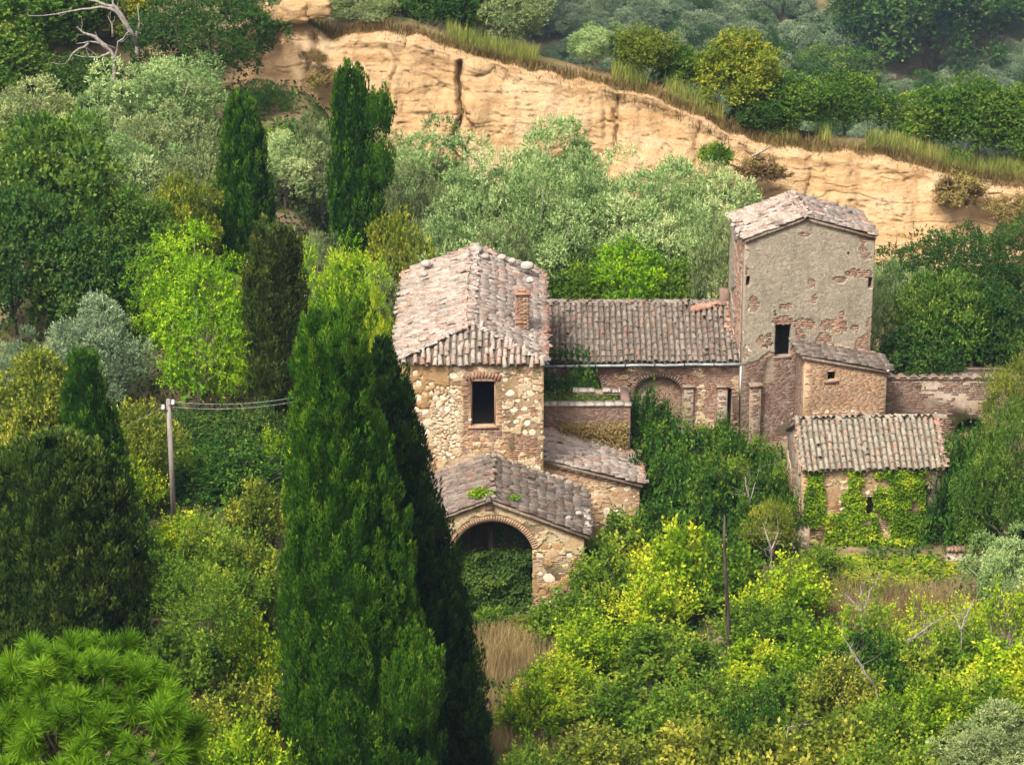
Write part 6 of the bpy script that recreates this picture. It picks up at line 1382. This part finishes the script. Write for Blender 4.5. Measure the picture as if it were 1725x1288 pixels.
ivy('ivy', on_wall(OF, reg(535, 805, 648, 1010), .26, .46, 2, 1), 7000, .085, 'ivy', 'broad yellow-green ivy right of the outbuilding window', 1, nv)
ivy('ivy', on_wall(OF, reg(385, 515, 648, 900), .2, .55, 2.2, 2), 2200, .085, 'ivy', 'ivy column left of the outbuilding window', 2, nv)
ivy('ivy', on_wall(OF, reg(210, 320, 650, 930), .2, .55, 2.2, 3), 2000, .085, 'ivy', 'narrow ivy strand at the outbuilding left corner', 3, nv)
ivy('ivy', on_wall(OF, reg(300, 560, 860, 1150), .34, .52, 1.8, 4), 4200, .09, 'ivy', 'ivy spreading below the outbuilding window', 4, nv)
ivy('ivy', on_wall(OF, reg(550, 800, 980, 1180), .4, .40, 1.8, 5), 3600, .09, 'ivy', 'thick ivy at the outbuilding foot', 5, nv)
# bare ivy stems on the right corner of the outbuilding
mb = MB(); rg = np.random.default_rng(6)
for k in range(16):
    u, v = OW - rg.uniform(.05, .55), OZ - .1; pts = []
    while v > .9: pts.append(tuple(OF.p(u, v, .035))); u += rg.normal(0, .07); u = min(u, OW - .03); v -= rg.uniform(.12, .25)
    mb.tube(pts, .009, 4)
tag(mb.build('dry_ivy_stems', M['grey_wood']), 'bare ivy stems on the outbuilding right corner', 'ivy')
# dense ivy curtain inside the porch arch
def curtain(rg, n):
    x0, x1 = at(740, 930, 96.0).x, at(903, 930, 96.0).x; zt = at(820, 922, 96.0).z
    x = rg.uniform(x0, x1, n); z = rg.uniform(-.1, 1, n)**.8*zt*.98 + rg.normal(0, .06, n); b = fbm(np.stack([x, z, x*0], -1), 1.6, 3)
    y = 96.0 - b*.75 + rg.uniform(0, .35, n); return np.stack([x, y, np.maximum(z, 0)], -1), .4 + (b - .5)*1.2 + rg.normal(0, .13, n)
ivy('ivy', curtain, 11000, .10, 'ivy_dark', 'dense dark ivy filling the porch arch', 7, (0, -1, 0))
def strand(px, y0, y1, Y, w):
    def f(rg, n):
        a, b = at(px, y0, Y), at(px, y1, Y); t = rg.random(n); P = np.outer(1 - t, a) + np.outer(t, b) + rg.normal(size=(n, 3))*w; return P, .45 + rg.normal(0, .15, n)
    return f
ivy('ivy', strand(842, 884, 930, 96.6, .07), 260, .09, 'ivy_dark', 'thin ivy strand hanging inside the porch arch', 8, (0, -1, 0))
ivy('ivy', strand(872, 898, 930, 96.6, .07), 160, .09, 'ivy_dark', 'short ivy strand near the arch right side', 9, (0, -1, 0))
# plants on roofs and walls
def blob(px, py, Y, r, sq=.5):
    def f(rg, n):
        c = np.array(at(px, py, Y)); d = rdir(rg, n); d[:, 2] = np.abs(d[:, 2]); P = c + d*np.array([r, r*.7, r*sq])*rg.random((n, 1))**.4; return P, .5 + rg.normal(0, .18, n)
    return f
ivy('roof_weed', blob(812, 832, 95.3, .50, .4), 520, .09, 'shrub', 'bright green weed on the porch roof ridge', 10, (0, -.6, .8), 'weed')
ivy('roof_weed', blob(866, 838, 95.4, .28, .35), 160, .07, 'shrub_green', 'small green tuft right of the porch ridge weed', 11, (0, -.6, .8), 'weed')
def over_eave(rg, n):
    x = 1.2 + 1.7*rg.random(n)**1.3; y = 108.1 + np.abs(rg.normal(0, .3, n))
    return np.stack([x, y, 4.72 + (y - 108.05)*.35 + rg.random(n)**2*.3], -1), .35 + rg.normal(0, .15, n)
ivy('roof_creeper', over_eave, 520, .10, 'bramble', 'dark creeper spilling over the wing roof left end', 12, (0, -.6, .8), 'creeper')
def in_arch(rg, n):
    x = 1.15 + 2.6*rg.random(n)**1.5; b = fbm(np.stack([x, rg.random(n)*2, x*0], -1), 1.8, 3)
    return np.stack([x, 107.9 - .9*b*rg.random(n), 2.4 + (2.3 - .42*(x - 1.1)**1.3)*rg.random(n)*(.55 + .75*b)], -1), .4 + (b - .5) + rg.normal(0, .18, n)
ivy('creeper', in_arch, 2600, .11, 'bramble', 'leafy creeper hiding the left arch of the wing', 13, (0, -1, .2), 'creeper')
tx0, tx1, tY, tzz = TER
ivy('withered_creeper', lambda rg, n: (np.stack([rg.uniform(tx0 + .55, tx1 - .1, n), tY - .04 - rg.random(n)**1.6*.5, tzz - .55 - 1.2*rg.random(n)**.8], -1), .5 + rg.normal(0, .22, n)), 4200, .08, 'dead_ivy', 'withered brown creeper on the roofless room wall', 14, (0, -1, .2), 'creeper')
WW = ivy('wall_weed', lambda rg, n: (np.stack([tx0 + (tx1 - tx0 - .4)*rg.random(n)**1.6, tY + .35 + rg.uniform(0, 1.4, n), tzz - .32 + .32*rg.random(n)**2], -1), .4 + rg.normal(0, .2, n)), 800, .09, 'shrub_green', 'weeds growing inside the roofless room', 15, (0, -.4, .9), 'weed'); WW['kind'] = 'stuff'; del WW['category']
ivy('roof_moss', lambda rg, n: (np.stack([rg.uniform(7.0, 8.3, n), 109.8 + rg.uniform(-.5, .7, n), np.zeros(n)], -1), .3 + rg.normal(0, .15, n)), 1, .05, 'dead_ivy', 'speck of moss on the wing roof near the tower', 16, (0, -.4, .9), 'moss') if False else None

# ------------------------------------------------------------------ grasses and ground cover
def blades(name, X, Y, H, W, mat, label, seed, lean=.35, z=None, tone0=.45):
    rg = np.random.default_rng(seed); n = len(X); Z = terrain(X, Y) if z is None else z; a = rg.random(n)*6.283
    d = np.stack([np.cos(a), np.sin(a), a*0], -1); h = H*rg.uniform(.5, 1.25, n); ln = h*rg.uniform(.1, 1, n)*lean; sd = np.stack([-np.sin(a), np.cos(a), a*0], -1)*(W*rg.uniform(.6, 1.2, n))[:, None]
    B = np.stack([X, Y, Z - .03], -1); Mi = B + np.array([0, 0, 1])*(h*.6)[:, None] + d*(ln*.35)[:, None]; Tp = B + np.array([0, 0, 1])*(h*.97)[:, None] + d*ln[:, None]
    V = np.stack([B - sd*.5, B + sd*.5, Mi + sd*.4, Mi - sd*.4, Tp], 1).reshape(-1, 3); i = np.arange(n)*5
    pt = fbm(np.stack([X, Y, X*0 + seed], -1), .9, 3); T = np.clip(tone0 + (pt - .5)*1.1 + rg.normal(0, .15, n), 0, 1)
    o = link(name, mesh_np(name, V, [np.stack([i, i+1, i+2, i+3], -1), np.stack([i+3, i+2, i+4], -1)], np.concatenate([T, T])), M[mat]); return tag(o, label, kind='stuff')
rg = np.random.default_rng(71)
def patch(px, py, rx, ry, n):
    c = ground_hit(px, py); return c.x + rg.normal(0, rx, n), c.y + rg.normal(0, ry, n)
pp = [patch(835, 1120, 1.0, 2.4, 11000), patch(800, 1250, 1.3, 2.0, 8000), patch(880, 1090, .8, 1.4, 3000), patch(1440, 1040, 2.0, 1.5, 8000), patch(1560, 1050, 1.4, 1.1, 5000), patch(1340, 1020, 1.2, 1.2, 4000), patch(420, 1250, 2.0, 2.0, 4000)]
X = np.concatenate([p[0] for p in pp]); Y = np.concatenate([p[1] for p in pp]); k = (Y < 94.6) | ((X > 3) & (Y < 100)); X, Y = X[k], Y[k]
blades('dry_grass', X, Y, .62, .016, 'drygrass', 'pale dry grass on the slope before the porch and outbuilding', 72, .7)
n = 22000; X = rg.uniform(-20, 26, n); Y = 131.0 + np.abs(rg.normal(0, .7, n)); kx = (X > -7.5) & (fbm(np.stack([X, Y*0, X*0], -1), .6, 3) > .46); X, Y = X[kx], Y[kx]; Y = Y - .75*(rg.random(len(X)) < .4)
Zr = np.where(Y < 130.6, ctop(X) - (130.6 - Y)*.6, terrain(X, Y))
blades('reed_grass', X, Y, .85, .03, 'reed', 'tall reed grass fringing the cliff top', 73, .45, Zr)
n = 8000; X = rg.uniform(-9, 24, n); Y = 130.4 - rg.random(n)**2*.9; blades('dry_scrub', X, Y, .55, .03, 'dead_ivy', 'brown withered scrub hanging at the cliff edge', 74, 1.2, ctop(X) - (130.4 - Y)*.55 + .05)
# leafy ground cover
n = 105000; X = rg.uniform(-26, 26, n); Y = 68 + 61*rg.random(n); z = terrain(X, Y); pn = fbm(np.stack([X, Y, X*0 + 2], -1), .45, 3)
# stay clear of the buildings and the dry grass
k = np.ones(n, bool)
for bx0, bx1, by0, by1 in ((-4.2, 2.6, 95.0, 109), (1, 4.6, 99.9, 105.2), (1, 8.8, 108.2, 115), (8.4, 13.9, 107.4, 112), (10.2, 15.4, 100.8, 105.4), (10.6, 14.2, 106.2, 109)): k &= ~((X > bx0) & (X < bx1) & (Y > by0) & (Y < by1))
for px, py, rx, ry in ((835, 1120, 1.1, 2.4), (800, 1250, 1.2, 2.0), (1450, 1040, 2.0, 1.2)):
    c = ground_hit(px, py); k &= ((X - c.x)/rx)**2 + ((Y - c.y)/ry)**2 > .8 + rg.random(n)*.6
k &= pn > .30; X, Y, z, pn = X[k], Y[k], z[k], pn[k]; m = len(X)
P = np.stack([X, Y, z + rg.random(m)**1.3*(.1 + .75*np.clip(pn - .3, 0, 1)*1.6)], -1)
V = leaves(P, rdir(rg, m) + np.array([0, 0, .3]), unit(np.array([0, -.2, .9]) + rg.normal(size=(m, 3))*.5), .19*rg.uniform(.6, 1.3, m), .13*rg.uniform(.6, 1.3, m))
o = link('undergrowth', mesh_np('undergrowth', V, quads(m), np.clip(.45 + (fbm(np.stack([X, Y, X*0 + 7], -1), 1.2, 3) - .5)*1.6 + rg.normal(0, .14, m), 0, 1)), M['bramble']); tag(o, 'low leafy undergrowth of ivy and weeds between the shrubs', kind='stuff')

# ------------------------------------------------------------------ haze
hz = bpy.data.materials.new('haze'); hz.use_nodes = True; nt = hz.node_tree; nt.nodes.clear(); ou = nt.nodes.new('ShaderNodeOutputMaterial'); pv = nt.nodes.new('ShaderNodeVolumePrincipled')
pv.inputs['Color'].default_value = (0.52, 0.74, 1.0, 1); pv.inputs['Density'].default_value = 0.00021; pv.inputs['Anisotropy'].default_value = 0.2; nt.links.new(pv.outputs[0], ou.inputs['Volume'])
mb = MB(); mb.box((0, 0, 0), (1, 0, 0), (0, 0, 1), (0, 1, 0), -610, 610, -63, 48, -125, 905); tag(mb.build('haze', hz), 'thin blue summer haze over the valley', kind='stuff')
